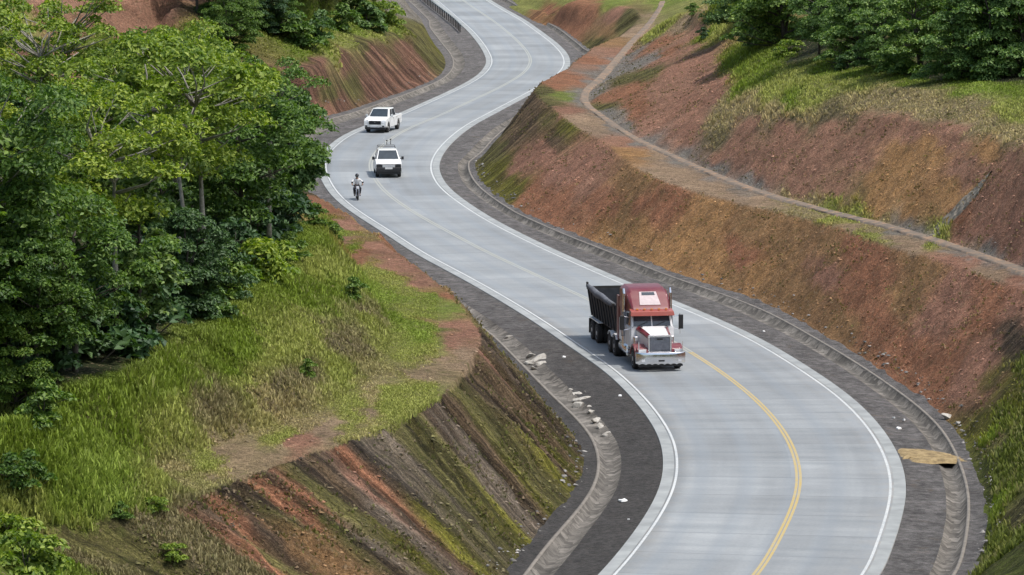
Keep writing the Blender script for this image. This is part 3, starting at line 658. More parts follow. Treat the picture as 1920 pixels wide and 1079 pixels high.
proto('broad', L_mid, bark_d, seed=21, H=8, R=3.4, trunk_frac=.26, nclump=64, per=170, crad=.85, leaf=(.16,.30), shape='umbrella')
proto('high', L_yel, bark_p, seed=91, H=10, R=2.6, trunk_frac=.60, nclump=34, per=160, crad=.75, leaf=(.15,.27), shape='umbrella', bare=4, multi=2, lean=.05)
proto('column', L_blu, bark_d, seed=33, H=8, R=2.0, trunk_frac=.15, nclump=46, per=200, crad=.85, leaf=(.26,.46), shape='column', droop=.5)
proto('open', L_yel, bark_p, seed=45, H=10, R=3.2, trunk_frac=.45, nclump=34, per=190, crad=.85, shape='umbrella', lean=.12, bare=7, multi=2)
proto('low', L_blu, bark_d, seed=53, H=6, R=3.3, trunk_frac=.02, nclump=90, per=210, crad=.8, leaf=(.16,.32), shape='dome', multi=3)
proto('low_b', L_mid, bark_d, seed=59, H=7, R=3.0, trunk_frac=.04, nclump=84, per=210, crad=.78, leaf=(.15,.3), shape='dome', multi=2)
proto('dark', L_drk, bark_d, seed=66, H=8, R=3.2, trunk_frac=.04, nclump=70, per=170, crad=1.0, leaf=(.18,.32), shape='dome', multi=2)
proto('bush', L_mid, bark_d, seed=71, H=1.3, R=.9, trunk_frac=.0, nclump=16, per=90, crad=.36, leaf=(.12,.24), shape='dome', multi=3, tr=.04)
proto('bush_b', L_yel, bark_d, seed=77, H=1.0, R=.9, trunk_frac=.0, nclump=14, per=90, crad=.36, leaf=(.12,.24), shape='dome', multi=2, tr=.03)
proto('bush_c', L_blu, bark_d, seed=83, H=1.6, R=.9, trunk_frac=.0, nclump=18, per=80, crad=.4, leaf=(.18,.36), shape='dome', multi=3, tr=.04)
CN = {}
def plant(key, x, y, h, name, label, cat, group=None, squash=1.0, mat=None):
    tm, cm, lm, H = PROTO[key]; lm = mat or lm
    z = float(zat(x, y)); s = h/H
    o = empty(name, (x, y, z), random.random()*6.28); o.scale = (s*squash, s*squash, s)
    tag(o, label, cat, group)
    small = cat == 'bush'
    t = mkobj('stem' if small else 'trunk', tm, None, o)
    if lm.name not in [m.name for m in cm.materials if m]: 
        if not cm.materials: cm.materials.append(lm)
    c = mkobj('foliage' if small else 'crown', cm, None, o)
    if mat:
        c.material_slots[0].link = 'OBJECT'; c.material_slots[0].material = mat
    return o
def P(px, py): x, y, z = hit(px, py); return x, y
GL = 'green broadleaf trees in the wood on the left hill'
LL = 'leafy green broadleaf tree in the dense wood on the left hill'
# front row along the grassy knoll: (px, py of base, height, kind)
front = [(552,380,5.4,'column','rightmost tree of the left wood, its drooping dark crown reaching toward the motorcycle'),
 (545,425,7.0,'column','dark narrow tree second from the right end of the left wood'),
 (505,455,8.6,'tall_b','green tree with thin trunk behind small bushes in the right part of the left wood'),
 (450,480,8.2,'broad','broad green tree above the bright bushes on the grassy knoll'),
 (378,528,10.0,'tall','tall yellow green tree with a slim dark trunk at the edge of the knoll'),
 (318,560,10.4,'open','tall open crowned tree with a forked pale trunk in the middle of the left wood'),
 (262,640,6.4,'column','dark drooping tree standing low at the front of the left wood'),
 (215,650,9.6,'tall','tall yellow green tree with a thick dark trunk above the bright grass'),
 (140,700,6.4,'broad','broad shaded tree low on the knoll near the left side of the wood'),
 (70,735,5.4,'broad','shaded tree reaching to the ground at the lower left of the wood'),
 (15,700,10.2,'tall_b','tall tree with dark trunk cut by the left border of the view'),
 (-60,720,9,'broad','broad tree standing at the far left end of the wood front'),
 (345,585,4.0,'low','small bushy dark tree hugging the knoll edge in the middle of the wood'),
 (30,765,3.4,'low_b','low leafy tree at the bottom left corner of the wood')]
for px, py, h, k, lab in front:
    x, y = P(px, py); plant(k, x, y, h, 'broadleaf_tree', lab, 'tree', mat=(L_drk if k == 'low' else None))
back = [(-20.8,188,10.4,'high'),(-24.8,196,10.2,'high'),(-22.0,212,10.4,'high'),(-27.5,205,11,'high'),(-29.5,188,10,'high'),(-14.6,205,8.4,'tall_b'),(-15.0,190,9.9,'tall'),(-16.0,203,9.0,'tall_b'),(-17.5,216,8.6,'broad'),(-16.8,187,8.4,'tall'),(-18.8,217,6.6,'tall'),(-23.5,200,6.3,'tall_b'),
 (-22.5,178,7,'tall'),(-17.5,176,7.6,'broad'),(-25.5,182,7.6,'open'),(-25.5,214,6.3,'open'),(-17.6,232,6.2,'tall_b'),(-23.5,238,4.6,'broad'),(-26,166,7.4,'tall'),
 (-14.9,180,5.4,'column'),(-20,170,6,'broad'),(-24,171,6.5,'broad'),(-17.5,192,5.5,'broad'),(-14.2,197,5.0,'column'),(-23.5,190,6.5,'column'),(-28,195,5.6,'broad'),(-21,225,5.5,'low_b'),(-27.5,228,4.2,'open'),
 (-31,205,6.3,'tall_b'),(-30,178,7,'tall'),(-32,228,4.5,'broad'),(-16.5,246,6.0,'tall_b'),(-20,255,5.4,'low_b')]
for x, y, h, k in back: plant(k, x, y, h, 'broadleaf_tree', LL, 'tree', GL)
# far left behind the wood
for px, py, h, k, lab in [(520,-12,6.5,'dark','dark dense tree at the top of the view, left one of the row'),(580,-6,6.5,'dark','dark dense tree at the top of the view above the grassy spur'),
   (640,0,7.5,'dark','dark tree second from the right in the row above the spur'),(695,-4,6.5,'dark','dark tree nearest the road in the row at the top left of the road'),(610,-30,10,'dark','dark tall tree behind the row above the grassy spur'),(480,-10,9,'broad','mid green tree at the top of the view behind the left wood')]:
    x, y = P(px, py); plant(k, x, y, h, 'broadleaf_tree', lab, 'tree')
for px, py, h, k in [(470,50,4.5,'low_b'),(420,45,6,'low_b'),(370,30,7,'broad'),(430,95,5.5,'low_b'),(500,60,4,'low'),(530,60,4,'low_b'),(340,0,8,'tall_b'),(400,0,8,'broad')]:
    x, y = P(px, py); plant(k, x, y, h, 'broadleaf_tree', 'leafy tree on the hillside behind the left wood', 'tree', 'trees on the hillside behind the left wood')
for px, py, h, k in [(600,75,2.6,'bush_c'),(640,58,2.4,'bush'),(690,55,2.6,'bush_c'),(720,42,2.2,'bush_b'),(560,90,3,'bush'),(670,40,3,'bush_c')]:
    x, y = P(px, py); plant(k, x, y, h, 'bush', 'green bush on the grass above the red spur left of the road', 'bush', 'bushes above the red spur')
# right plateau wood
GRp = 'dark green trees along the right plateau'
rt = [(1405,42,7,'dark','dark tree at the left end of the wood on the right plateau'),(1425,85,3.6,'low_b','small bright green tree at the left front of the right plateau wood'),
 (1470,75,6.6,'low','rounded deep green tree near the left end of the right plateau wood'),(1535,112,5.4,'broad','green tree with a visible short brown trunk on the right plateau'),
 (1610,112,5.0,'low','deep green tree right of the short brown trunk on the right plateau'),(1655,128,4.6,'low_b','bushy green tree bulging forward over the bright grass of the right plateau'),
 (1725,134,5.4,'low','dark shaded bushy tree in the middle of the right plateau wood front'),(1800,150,5.0,'low_b','leafy pale green tree low over the bright grass near the right end'),
 (1860,140,6,'low','deep green tree second from the right border on the plateau'),(1925,138,6.4,'low_b','green tree cut by the right border of the view on the plateau')]
for px, py, h, k, lab in rt:
    x, y = P(px, py); plant(k, x, y, h, 'broadleaf_tree', lab, 'tree', mat=(L_rt if k != 'dark' else L_blu))
for px, py, h, k in [(1450,25,7,'low'),(1520,50,7,'broad'),(1590,60,7.5,'low_b'),(1650,75,7,'broad'),(1710,85,7,'broad'),(1780,95,7,'broad'),(1850,95,8,'low_b'),(1910,90,7.5,'broad'),
   (1500,0,8,'low_b'),(1580,15,8,'low'),(1670,25,8,'low_b'),(1760,40,8,'broad'),(1850,45,8,'low'),(1940,50,8,'low_b'),(1600,-30,8,'low'),(1720,-15,8,'low_b'),(1840,0,8,'low'),(1430,-20,8,'low'),(1980,120,7,'low'),(1930,0,8,'low')]:
    x, y = P(px, py); plant(k, x, y, h, 'broadleaf_tree', 'deep green bushy tree in the dense wood on the right plateau', 'tree', GRp, mat=random.choice([L_rt, L_rt, L_blu]))
# bushes and weeds
for i, (px, py, h, k, lab) in enumerate([(470,520,1.6,'bush_b','bright green bush under the trees, upper one on the grassy knoll'),(430,560,1.7,'bush','green bush at the wood edge in the middle of the knoll'),
  (545,490,1.2,'bush','round green bush on the grassy knoll above the red bench'),(500,510,1.5,'bush_b','yellow green bush beside the trunks on the knoll'),(385,590,1.6,'bush_c','broad leaved bush at the dark wood edge'),
  (590,425,1.1,'bush','small bush at the corner of the red bench below the rightmost tree'),(625,450,.8,'bush','low bush right of the grassy knoll top beside the red soil'),
  (660,560,.9,'bush','small bush at the right shoulder of the grassy knoll'),(575,705,.6,'bush','lone dark green weed on the dry brown slope'),(80,790,1.3,'bush','leafy bush at the left end of the bright grass'),
  (25,920,1.1,'bush','leafy bush at the left border beside the flat grass'),(60,905,1.0,'bush','small bush beside the leafy bush at the left border'),
  (225,982,.5,'bush','low weed on the edge of the lower cut, left one'),(290,965,.5,'bush_b','low weed on the edge of the lower cut, right one'),(20,1040,1.1,'bush_b','bright green bush at the bottom left corner'),
  (50,1075,1.3,'bush_b','yellow green bush at the bottom left corner'),(330,1065,.5,'bush_b','small yellow green weed low on the streaked cut'),
  (1320,74,.9,'bush','small dark lone shrub on the grass at the top right of the red cut'),(1450,70,1.6,'bush_b','bright bush in front of the right plateau wood, left end'),(1480,105,1.1,'bush_b','low bright bush on the plateau grass beside the trunk'),
  (1590,130,1.2,'bush_c','low dark bush right of the short trunk on the plateau'),(1300,30,1.0,'bush','small bush on the far grass above the red cut')]):
    x, y = P(px, py); plant(k, x, y, h, 'bush', lab, 'bush', mat=(L_drk if 'lone shrub' in lab else None))
# understorey that fills the shade of the woods
UN = [(x_, y_) for x_ in np.arange(-34,-10,2.3) for y_ in np.arange(158,250,7.0)]
cnt = 0
for x_, y_ in UN:
    x = x_+random.uniform(-1,1); y = y_+random.uniform(-3,3)
    if x > -11.5-.0*(y) or x > float(np.interp(y, [150,165,185,205,225,250], [-19,-15.5,-13,-12.5,-14.5,-18])): continue
    if random.random() < .45: continue
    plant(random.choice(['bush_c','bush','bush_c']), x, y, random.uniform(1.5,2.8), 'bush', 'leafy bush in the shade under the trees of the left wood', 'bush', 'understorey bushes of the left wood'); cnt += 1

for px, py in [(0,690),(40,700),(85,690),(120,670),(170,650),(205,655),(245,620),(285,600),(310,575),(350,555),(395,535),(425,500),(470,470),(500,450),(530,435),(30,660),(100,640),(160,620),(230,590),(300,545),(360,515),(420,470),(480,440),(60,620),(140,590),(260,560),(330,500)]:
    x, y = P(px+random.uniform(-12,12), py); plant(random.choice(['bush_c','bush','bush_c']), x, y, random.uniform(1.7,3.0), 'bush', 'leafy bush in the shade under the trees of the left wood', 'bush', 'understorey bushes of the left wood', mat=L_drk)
# grass and weeds: real blades
def blades(name, n, ysel, wfun, hfun, colfun, seed, width=.045, per=4):
    r = np.random.default_rng(seed)
    X, Y = ysel(n*6, r); g = gsample(X, Y)
    keep = r.random(len(X)) < wfun(X, Y, g); X, Y = X[keep][:n], Y[keep][:n]; g = g[keep][:n]; n = len(X); Z = zat(X, Y)
    X = np.repeat(X, per)+r.normal(size=n*per)*.10; Y = np.repeat(Y, per)+r.normal(size=n*per)*.10; Z = np.repeat(Z, per)-.03; g = np.repeat(g, per, 0)
    m = n*per; h = hfun(X, Y, g, r); a = r.random(m)*2*math.pi; ln = h*(.25+.5*r.random(m)); b = a+math.pi/2+r.normal(size=m)*.4
    w = width*(.6+.8*r.random(m))
    dx, dy = np.cos(a), np.sin(a); ex, ey = np.cos(b), np.sin(b)
    P0 = np.column_stack([X-ex*w, Y-ey*w, Z]); P1 = np.column_stack([X+ex*w, Y+ey*w, Z])
    M0 = np.column_stack([X-ex*w*.8+dx*ln*.35, Y-ey*w*.8+dy*ln*.35, Z+h*.6]); M1 = np.column_stack([X+ex*w*.8+dx*ln*.35, Y+ey*w*.8+dy*ln*.35, Z+h*.6])
    T_ = np.column_stack([X+dx*ln, Y+dy*ln, Z+h])
    V = np.stack([P0,P1,M1,M0,T_], 1).reshape(-1,3); i = np.arange(m)*5
    Fc = np.concatenate([np.stack([i,i+1,i+2],1), np.stack([i,i+2,i+3],1), np.stack([i+3,i+2,i+4],1)])
    me = np_mesh(name, V, Fc); c = colfun(X, Y, g, r)
    attr(me, 'tint', np.repeat(np.column_stack([c, np.ones(m)]), 5, 0), 'FLOAT_COLOR')
    return me
VG = vcol.reshape(NY, NX, 5)
def gsample(x, y):
    r = np.clip(np.searchsorted(YS, y)-1, 0, NY-2); c = np.clip(np.searchsorted(TC, x/y)-1, 0, NX-2)
    return np.column_stack([VG[r,c], beyond[r,c], slope[r,c]])
def blade_mat():
    t = NT('grass blades'); c = t.attr('tint', 'Color'); t.fin(c, .6, Specular_IOR_Level=.25)
    tr = t.n('BsdfTranslucent'); t.link(c, tr.inputs[0]); ms = t.n('MixShader'); ms.inputs[0].default_value = .35
    t.link(t.b.outputs[0], ms.inputs[1]); t.link(tr.outputs[0], ms.inputs[2]); t.link(ms.outputs[0], t.out.inputs[0]); return t.m
bl_m = blade_mat()
def fan(y0, y1, x0, x1):     # even spread over the ground seen between two depths
    def f(n, r):
        y = y0+(y1-y0)*r.random(n)**1.25; x = (x0+(x1-x0)*r.random(n))*y; return x, y
    return f
def gcol(X, Y, g, r):
    k = .62+.75*r.random(len(X)); dry = (fbm(X*.5, Y*.3, 91, 3)+r.normal(size=len(X))*.35) > .25+.5*g[:,3]
    base = g[:,:3]*1.75*np.array([1.0,1.03,.9]); base = np.where(dry[:,None], base*.5+np.array([.26,.24,.10])*.5, base)
    return np.clip(base*k[:,None], 0, .7)
ghf = lambda X,Y,g,r: (.08+.21*r.random(len(X)))*(.28+1.0*np.clip(g[:,6],0,1))*(.6+.5*g[:,3])*(1+.45*fbm(X*.6,Y*.4,77,2))
wf = lambda X,Y,g: np.where((g[:,5] > .3), sstep(.22,.75,g[:,3]), 0)
tag(mkobj('grass', blades('grass', 95000, fan(132, 262, -.135, -.018), wf, ghf, gcol, 5, .028), bl_m), kind='stuff')
tag(mkobj('grass', blades('grass', 60000, fan(150, 420, .03, .15), wf, ghf, gcol, 6, .04, 3), bl_m), kind='stuff')
tag(mkobj('grass', blades('grass', 16000, fan(300, 470, -.12, -.01), wf, ghf, gcol, 8, .08, 3), bl_m), kind='stuff')
# sparse weeds creeping over the bare cuts
wf2 = lambda X,Y,g: np.where((g[:,5] > .1) & (g[:,6] > .3), .05+.6*sstep(.1,.5,fbm(X*.8,Y*.5,55,4)+.3*g[:,3]), 0)*(g[:,3] < .7)
wcol = lambda X,Y,g,r: np.clip((np.where(r.random(len(X))[:,None] < .55, np.array([.13,.15,.03]), np.array([.26,.20,.12]))*.65+g[:,:3]*.35)*(.6+.8*r.random(len(X)))[:,None], 0, .7)
whf = lambda X,Y,g,r: .04+.10*r.random(len(X))
tag(mkobj('weeds', blades('weeds', 9000, fan(136, 215, -.09, .012), wf2, whf, wcol, 15, .04, 4), bl_m), kind='stuff')
tag(mkobj('weeds', blades('weeds', 20000, fan(165, 400, .0, .15), wf2, whf, wcol, 16, .045, 4), bl_m), kind='stuff')
# loose stones and clods
def stones(name, n, ysel, wfun, s0, s1, seed, cols, mat):
    r = np.random.default_rng(seed); X, Y = ysel(n*8, r); g = gsample(X, Y)
    keep = r.random(len(X)) < wfun(X, Y, g); X, Y, g = X[keep][:n], Y[keep][:n], g[keep][:n]; n = len(X); Z = zat(X, Y)
    base = np.array([(1,0,0),(0,1,0),(-1,0,0),(0,-1,0),(.6,.6,.5),(-.6,.5,.6),(-.5,-.6,.6),(.5,-.6,.55),(0,0,.95),(0,0,-.6)], float)
    fcs = np.array([(0,1,4),(1,2,5),(2,3,6),(3,0,7),(4,1,5),(5,2,6),(6,3,7),(7,0,4),(8,4,5),(8,5,6),(8,6,7),(8,7,4)])
    s = (s0+(s1-s0)*r.random(n)**2.5)[:,None,None]; V = base[None]*(1+.3*r.normal(size=(n,10,3)))*s*np.array([1.2,1,.75])
    V = V+np.stack([X,Y,Z+np.where(g[:,5] < 0, .62, .02)*0+.02], 1)[:,None,:]
    Fc = (np.arange(n)*10)[:,None,None]+fcs[None]
    me = np_mesh(name, V.reshape(-1,3), Fc.reshape(-1,3)); c = cols(g, r, n)
    attr(me, 'tint', np.repeat(np.column_stack([c, np.ones(n)]), 10, 0), 'FLOAT_COLOR'); return tag(mkobj(name, me, mat), kind='stuff')
st_m = NT('loose stone'); st_m = st_m.fin(st_m.mix(1.0, st_m.attr('tint','Color'), st_m.ramp(st_m.noise(st_m.pos(), 12, 4), [(.3,.7),(.7,1.25)]), 'MULTIPLY'), .9)
scol = lambda g, r, n: np.clip(g[:,:3]*(.55+.9*r.random(n))[:,None], 0, .7)
stones('soil_clods', 4500, fan(150, 400, .0, .15), lambda X,Y,g: (g[:,5] > 0)*(g[:,3] < .3)*np.where(g[:,6] > .35, 1.0, .12), .02, .09, 31, scol, st_m)
stones('soil_clods', 1800, fan(136, 215, -.09, .012), lambda X,Y,g: (g[:,5] > 0)*(g[:,3] < .35)*np.where(g[:,6] > .35, .6, .1), .02, .09, 32, scol, st_m)
gcolr = lambda g, r, n: np.column_stack([np.clip(.10+.28*r.random(n)**2, 0, .7)]*3)*np.array([1,.96,.9])
stones('loose_stones', 3200, fan(138, 420, -.06, .14), lambda X,Y,g: ((g[:,5] > -.9) & (g[:,5] < .5))*1.0, .03, .12, 33, gcolr, st_m)
# ------------------------------------------------------------------ vehicles
def paint(name, col, rough=.28, metal=0, coat=.6, dirt=.25):
    t = NT(name); p = t.objc(); n = t.noise(p, 2.2, 6, .7); z = t.n('SeparateXYZ'); t.link(p, z.inputs[0])
    c = t.mix(t.math('MULTIPLY', t.rng(n, .45, .7, 0, 1), t.rng(z.outputs[2], .3, 1.6, dirt*2.2, dirt*.5), True), col, (.26,.21,.17))
    return t.fin(c, t.rng(n, .3, .7, rough, rough+.25), Metallic=metal, Coat_Weight=coat, Coat_Roughness=.08)
m_white = paint('white car paint', (.80,.81,.80)); m_red = paint('dark red truck paint', (.14,.012,.018), .32, coat=.4); m_silver = paint('silver truck paint', (.74,.74,.75), .35)
m_visor = paint('orange red visor paint', (.30,.05,.03), .4); m_chrome = simple('chrome', (.78,.78,.80), .18, 1, .05); m_grille = simple('grille mesh', (.30,.31,.36), .35, .8, .2)
m_black = simple('black trim', (.02,.02,.022), .5, 0, .3); m_rubber = simple('tyre rubber', (.025,.024,.023), .85, 0, .3); m_tub = simple('dump body steel', (.035,.038,.045), .55, .2, .4, 2)
m_tarp = simple('rolled tarpaulin', (.10,.105,.12), .8, 0, .4, 3); m_glass = simple('dark window glass', (.03,.045,.06), .05, 0, .1, Specular_IOR_Level=.8)
m_screen = simple('pale reflecting windscreen', (.035,.048,.06), .1, 0, .25, 1.5, Specular_IOR_Level=.5)
m_lamp = simple('lamp glass', (.75,.76,.78), .1, 0, .05, Coat_Weight=1.0); m_frame = simple('chassis steel', (.04,.038,.036), .7, .2, .3); m_amber = simple('amber lens', (.7,.25,.03), .3)
m_refl = simple('roof glass with painted reflection', (.50,.42,.42), .12, 0, .1, Specular_IOR_Level=1.0)  # bright reflection on the roof window painted in as a pale base colour
m_rim = simple('wheel rim steel', (.42,.42,.43), .35, .8, .2); m_plate = simple('number plate', (.7,.7,.68), .5)
def wheel(parent, x, y, r, w, s, dual=False, name='wheel'):
    t = MB().lathe_x(x, y, r, [(-w/2, r*.6), (-w/2, r*.93), (-w*.36, r), (w*.36, r), (w/2, r*.93), (w/2, r*.6)], 26).build(name, m_rubber, parent, smooth=False)
    t.data.polygons.foreach_set('use_smooth', np.ones(len(t.data.polygons), bool))
    o = s*(w/2)
    MB().lathe_x(x, y, r, [(o*1.04, .02), (o*1.06, r*.22), (o*.55, r*.3), (o*.6, r*.5), (o*1.04, r*.6), (o*.7, r*.6), (o*.5, .02)], 20).build('rim', m_rim, t)
    return t
def arch_prof(pts, arcs):   # bottom edge with wheel arches: arcs = (yc, r), going from rear to front
    out = []
    for yc, r, z0 in arcs:
        out += [(yc+r*math.cos(a), z0+r*math.sin(a)) for a in np.linspace(0, math.pi, 9)]
    return out
def pickup(x, y, rz, label, style):
    T_ = empty('pickup_truck', (x, y, 0.0), rz); tag(T_, label, 'pickup truck', 'white pickup trucks on the road' if False else None)
    Wd = .93
    side = [(0.02,.55),(0.0,.72),(0.04,.92),(.22,1.05),(1.18,1.17),(1.35,1.17),(3.62,1.15),(3.62,.80),(5.18,.80),(5.18,.48),(4.62,.46)]
    body = MB()
    bottom = arch_prof(None, [(4.15,.44,.40)])+[(3.6,.38),(1.42,.38)]+arch_prof(None, [(.94,.44,.40)])+[(.4,.42)]
    body.prism(side+bottom, -Wd, Wd)
    b = body.build('body', m_white if style == 1 else m_white, T_, bevel=.045)
    bd = MB(); bd.box(-Wd,-Wd+.07,3.64,5.2,.78,1.15); bd.box(Wd-.07,Wd,3.64,5.2,.78,1.15); bd.box(-Wd+.07,Wd-.07,5.13,5.2,.78,1.15); bd.box(-Wd+.07,Wd-.07,3.64,3.70,.8,1.15)
    bd.build('bed', m_white, T_, bevel=.02)
    # cabin
    lo = [(-.86,1.16,1.15),(.86,1.16,1.15),(.86,3.62,1.13),(-.86,3.62,1.13)]; hi = [(-.68,1.95,1.75),(.68,1.95,1.75),(.69,3.40,1.74),(-.69,3.40,1.74)]
    MB().hexa(lo, hi).build('cab', m_white, T_, bevel=.05)
    MB().panel([lo[0],lo[1],hi[1],hi[0]], .012, (.05,.05,.05,.07)).build('windscreen', m_screen, T_)
    MB().panel([lo[2],lo[3],hi[3],hi[2]], .012, (.1,.1,.12,.1)).build('rear_window', m_glass, T_)
    for s in (-1, 1):
        a0, a1, b1, b0 = (lo[3],lo[0],hi[0],hi[3]) if s < 0 else (lo[1],lo[2],hi[2],hi[1])
        for k, (l, r_) in enumerate(((.07,.52),(.53,.18)) if s < 0 else ((.18,.53),(.52,.07))):
            MB().panel([a0,a1,b1,b0], .012, (l, r_, .08, .12)).build('side_window', m_glass, T_)
        MB().box(*sorted((s*.98, s*1.16)), 1.42,1.50, 1.12,1.33).tube([(s*.86,1.46,1.18),(s*1.0,1.46,1.2)], .025, 6).build('mirror', m_black if style == 2 else m_white, T_, bevel=.02)
        hl = MB().hexa([(s*.55,-.015,.80),(s*.90,.03,.80),(s*.90,.12,.80),(s*.55,.08,.80)], [(s*.58,.03,.97),(s*.905,.10,.99),(s*.905,.25,.99),(s*.58,.18,.97)]).build('headlight', m_lamp, T_)
        for yy in (.94, 4.15): wheel(T_, s*.80, yy, .38, .25, s)
        MB().box(*sorted((s*.78, s*.90)), 5.19,5.23,.85,1.1).build('tail_light', simple('red lamp', (.4,.02,.02), .2), T_)
        for yy in (1.55, 2.65): MB().box(*sorted((s*.93, s*.95)), yy+.85, yy+1.0, .98, 1.02).build('door_handle', m_black, T_)
    if style == 1:
        g = MB(); g.box(-.50,.50,-.03,.02,.66,.93)
        for z in (.72,.80,.88): g.box(-.5,.5,-.045,-.03,z,z+.03)
        g.build('grille', m_black, T_)
        MB().box(-.88,.88,-.07,.12,.46,.62).box(-.4,.4,-.085,-.07,.44,.58).build('bumper', m_white, T_, bevel=.03)
        MB().box(-.85,.85,-.01,.2,.28,.46).build('lower_guard', m_black, T_)
        for s in (-1,1): MB().box(*sorted((s*.62,s*.8)),-.082,-.07,.48,.58).build('fog_lamp', m_black, T_)
    else:
        MB().box(-.9,.9,-.012,.06,.55,.93).build('nose_panel', m_black, T_); g = MB(); g.box(-.46,.46,-.03,.02,.72,.90); 
        for z in (.76,.83): g.box(-.46,.46,-.042,-.03,z,z+.02)
        g.build('grille', m_chrome, T_)
        MB().box(-.92,.92,-.10,.12,.40,.70).build('bumper', m_black, T_, bevel=.04)
        MB().box(-.85,.85,-.01,.2,.26,.42).build('lower_guard', m_black, T_)
        MB().box(-.27,.27,-.115,-.10,.60,.73).build('number_plate', m_plate, T_)
        rk = MB()
        for yy in (3.75, 5.05):
            rk.tube([(-.80,yy,1.1),(-.62,yy,1.82),(.62,yy,1.82),(.80,yy,1.1)], .02, 6)
        for s in (-1,1): rk.tube([(s*.62,3.75,1.82),(s*.62,5.05,1.82)], .02, 6)
        rk.build('ladder_rack', m_frame, T_)
        for xx, h in ((-.15,.35),(.30,.30),(.02,.22)): MB().tube([(xx,4.0,1.95),(xx+.02,4.0,1.98+h)], [.03,.02], 6).box(xx-.06,xx+.06,3.95,4.05,1.96+h,2.03+h).build('rack_post', m_black if xx > 0 else m_lamp, T_)
    MB().box(-.02 if False else -.05,.05,-.05,-.03,.80,.86).build('badge', m_chrome, T_)
    MB().box(-.6,.6,.9,4.3,.30,.55).build('underbody', m_frame, T_)
    wp = MB()
    for xx in (-.5, .1): wp.tube([(xx,1.22,1.19),(xx+.45,1.38,1.30)], .012, 4)
    wp.build('wiper', m_black, T_)
    T_.scale = (1, 1, 1.08)
    return T_
x, y = un(703, 250); pickup(x, y, rad(-13), 'white double cab pickup truck with black grille, the farther of the two on the bend', 1)
x, y = un(729, 334); pickup(x, y, rad(4), 'white pickup truck with dark front bumper and rack on its bed, behind the motorcycle', 2)

# --- the big truck
x, y = un(1241, 698); TR_ = empty('semi_truck', (x, y, 0), rad(9.4)); TR_.scale = (1.02, 1.0, 1.02)
tag(TR_, 'dark red and silver long nosed semi truck with black open dump trailer driving toward us', 'truck')
W2 = 1.2
# chassis
ch = MB()
for s in (-1,1): ch.box(*sorted((s*.35, s*.47)), .5, 8.4, .62, .88)
ch.box(-1.0,1.0,1.1,1.35,.48,.62); ch.box(-1.05,1.05,6.1,6.3,.42,.6); ch.box(-1.05,1.05,7.45,7.65,.42,.6)
ch.build('chassis', m_frame, TR_)
# bonnet: tapering from cab to grille
sec = [(.62,.55,1.02,1.68,1.60),(.70,.58,.95,1.74,1.64),(1.6,.67,.95,1.84,1.74),(2.48,.80,.95,1.93,1.82)]
def ring(y, hw, z0, z1, z2): return [(-hw,y,z0),(hw,y,z0),(hw,y,z2),(hw*.78,y,z1),(-hw*.78,y,z1),(-hw,y,z2)]
MB().loft([ring(*s_) for s_ in sec]).build('bonnet', m_silver, TR_, bevel=.03)
for s in (-1,1):
    q = MB()
    for (a, b) in zip(sec[1:-1], sec[2:]):
        q.hexa([(s*a[1]*.80,a[0],a[3]-.02),(s*(a[1]+.006),a[0],a[4]+.002),(s*(b[1]+.006),b[0],b[4]+.002),(s*b[1]*.80,b[0],b[3]-.02)][::s],
               [(s*a[1]*.80,a[0],a[3]+.012),(s*(a[1]+.012),a[0],a[4]+.014),(s*(b[1]+.012),b[0],b[4]+.014),(s*b[1]*.80,b[0],b[3]+.012)][::s])
        q.hexa([(s*(a[1]+.004),a[0],a[4]-.08),(s*(a[1]+.004),a[0],a[4]),(s*(b[1]+.004),b[0],b[4]),(s*(b[1]+.004),b[0],b[4]-.08)], [(s*(a[1]+.014),a[0],a[4]-.08),(s*(a[1]+.014),a[0],a[4]),(s*(b[1]+.014),b[0],b[4]),(s*(b[1]+.014),b[0],b[4]-.08)])
    q.build('bonnet_stripe', m_red, TR_)
# grille
g = MB().box(-.58,.58,.50,.62,.86,.92).box(-.58,.58,.50,.62,1.64,1.73).box(-.58,-.50,.50,.62,.92,1.64).box(.50,.58,.50,.62,.92,1.64)
gr_ = g.build('grille_surround', m_chrome, TR_, bevel=.015)
g = MB().box(-.50,.50,.57,.60,.92,1.64)
for k in range(8): g.box(-.50,.50,.545,.565,.96+k*.085,.985+k*.085)
for k in range(8): g.box(-.44+k*.125,-.42+k*.125,.53,.545,.93,1.61)
g.build('grille', m_grille, gr_); MB().box(-.14,.14,.52,.54,1.50,1.57).build('badge', m_black, gr_)
# bumper with scalloped lower edge
prof = [(-1.22,.86)]; 
bm_ = MB(); N_ = 48; top = []; 
xs = np.linspace(-1.22, 1.22, N_+1)
rings = []
for xx in xs:
    bow = .10+.22*(abs(xx)/1.22)**4; zb = .34+.05*abs(math.cos(xx/1.22*math.pi*4)); rings.append([(xx,bow,zb),(xx,bow-.03,.5),(xx,bow-.03,.82),(xx,bow+.02,.93),(xx,bow+.14,.93),(xx,bow+.14,zb)])
bm_.loft(rings); bp = bm_.build('bumper', m_chrome, TR_, bevel=.012)
MB().box(-.15,.15,.055,.07,.50,.58).build('number_plate', m_black, bp)
for s in (-1,1): MB().lathe_x(0,0,0,[(0,0.01)],8) if False else MB().box(*sorted((s*.82,s*.98)),.07,.11,.50,.60).build('fog_lamp', m_lamp, bp)
MB().box(-1.08,1.08,.25,.5,.24,.40).build('lower_guard', m_black, TR_)
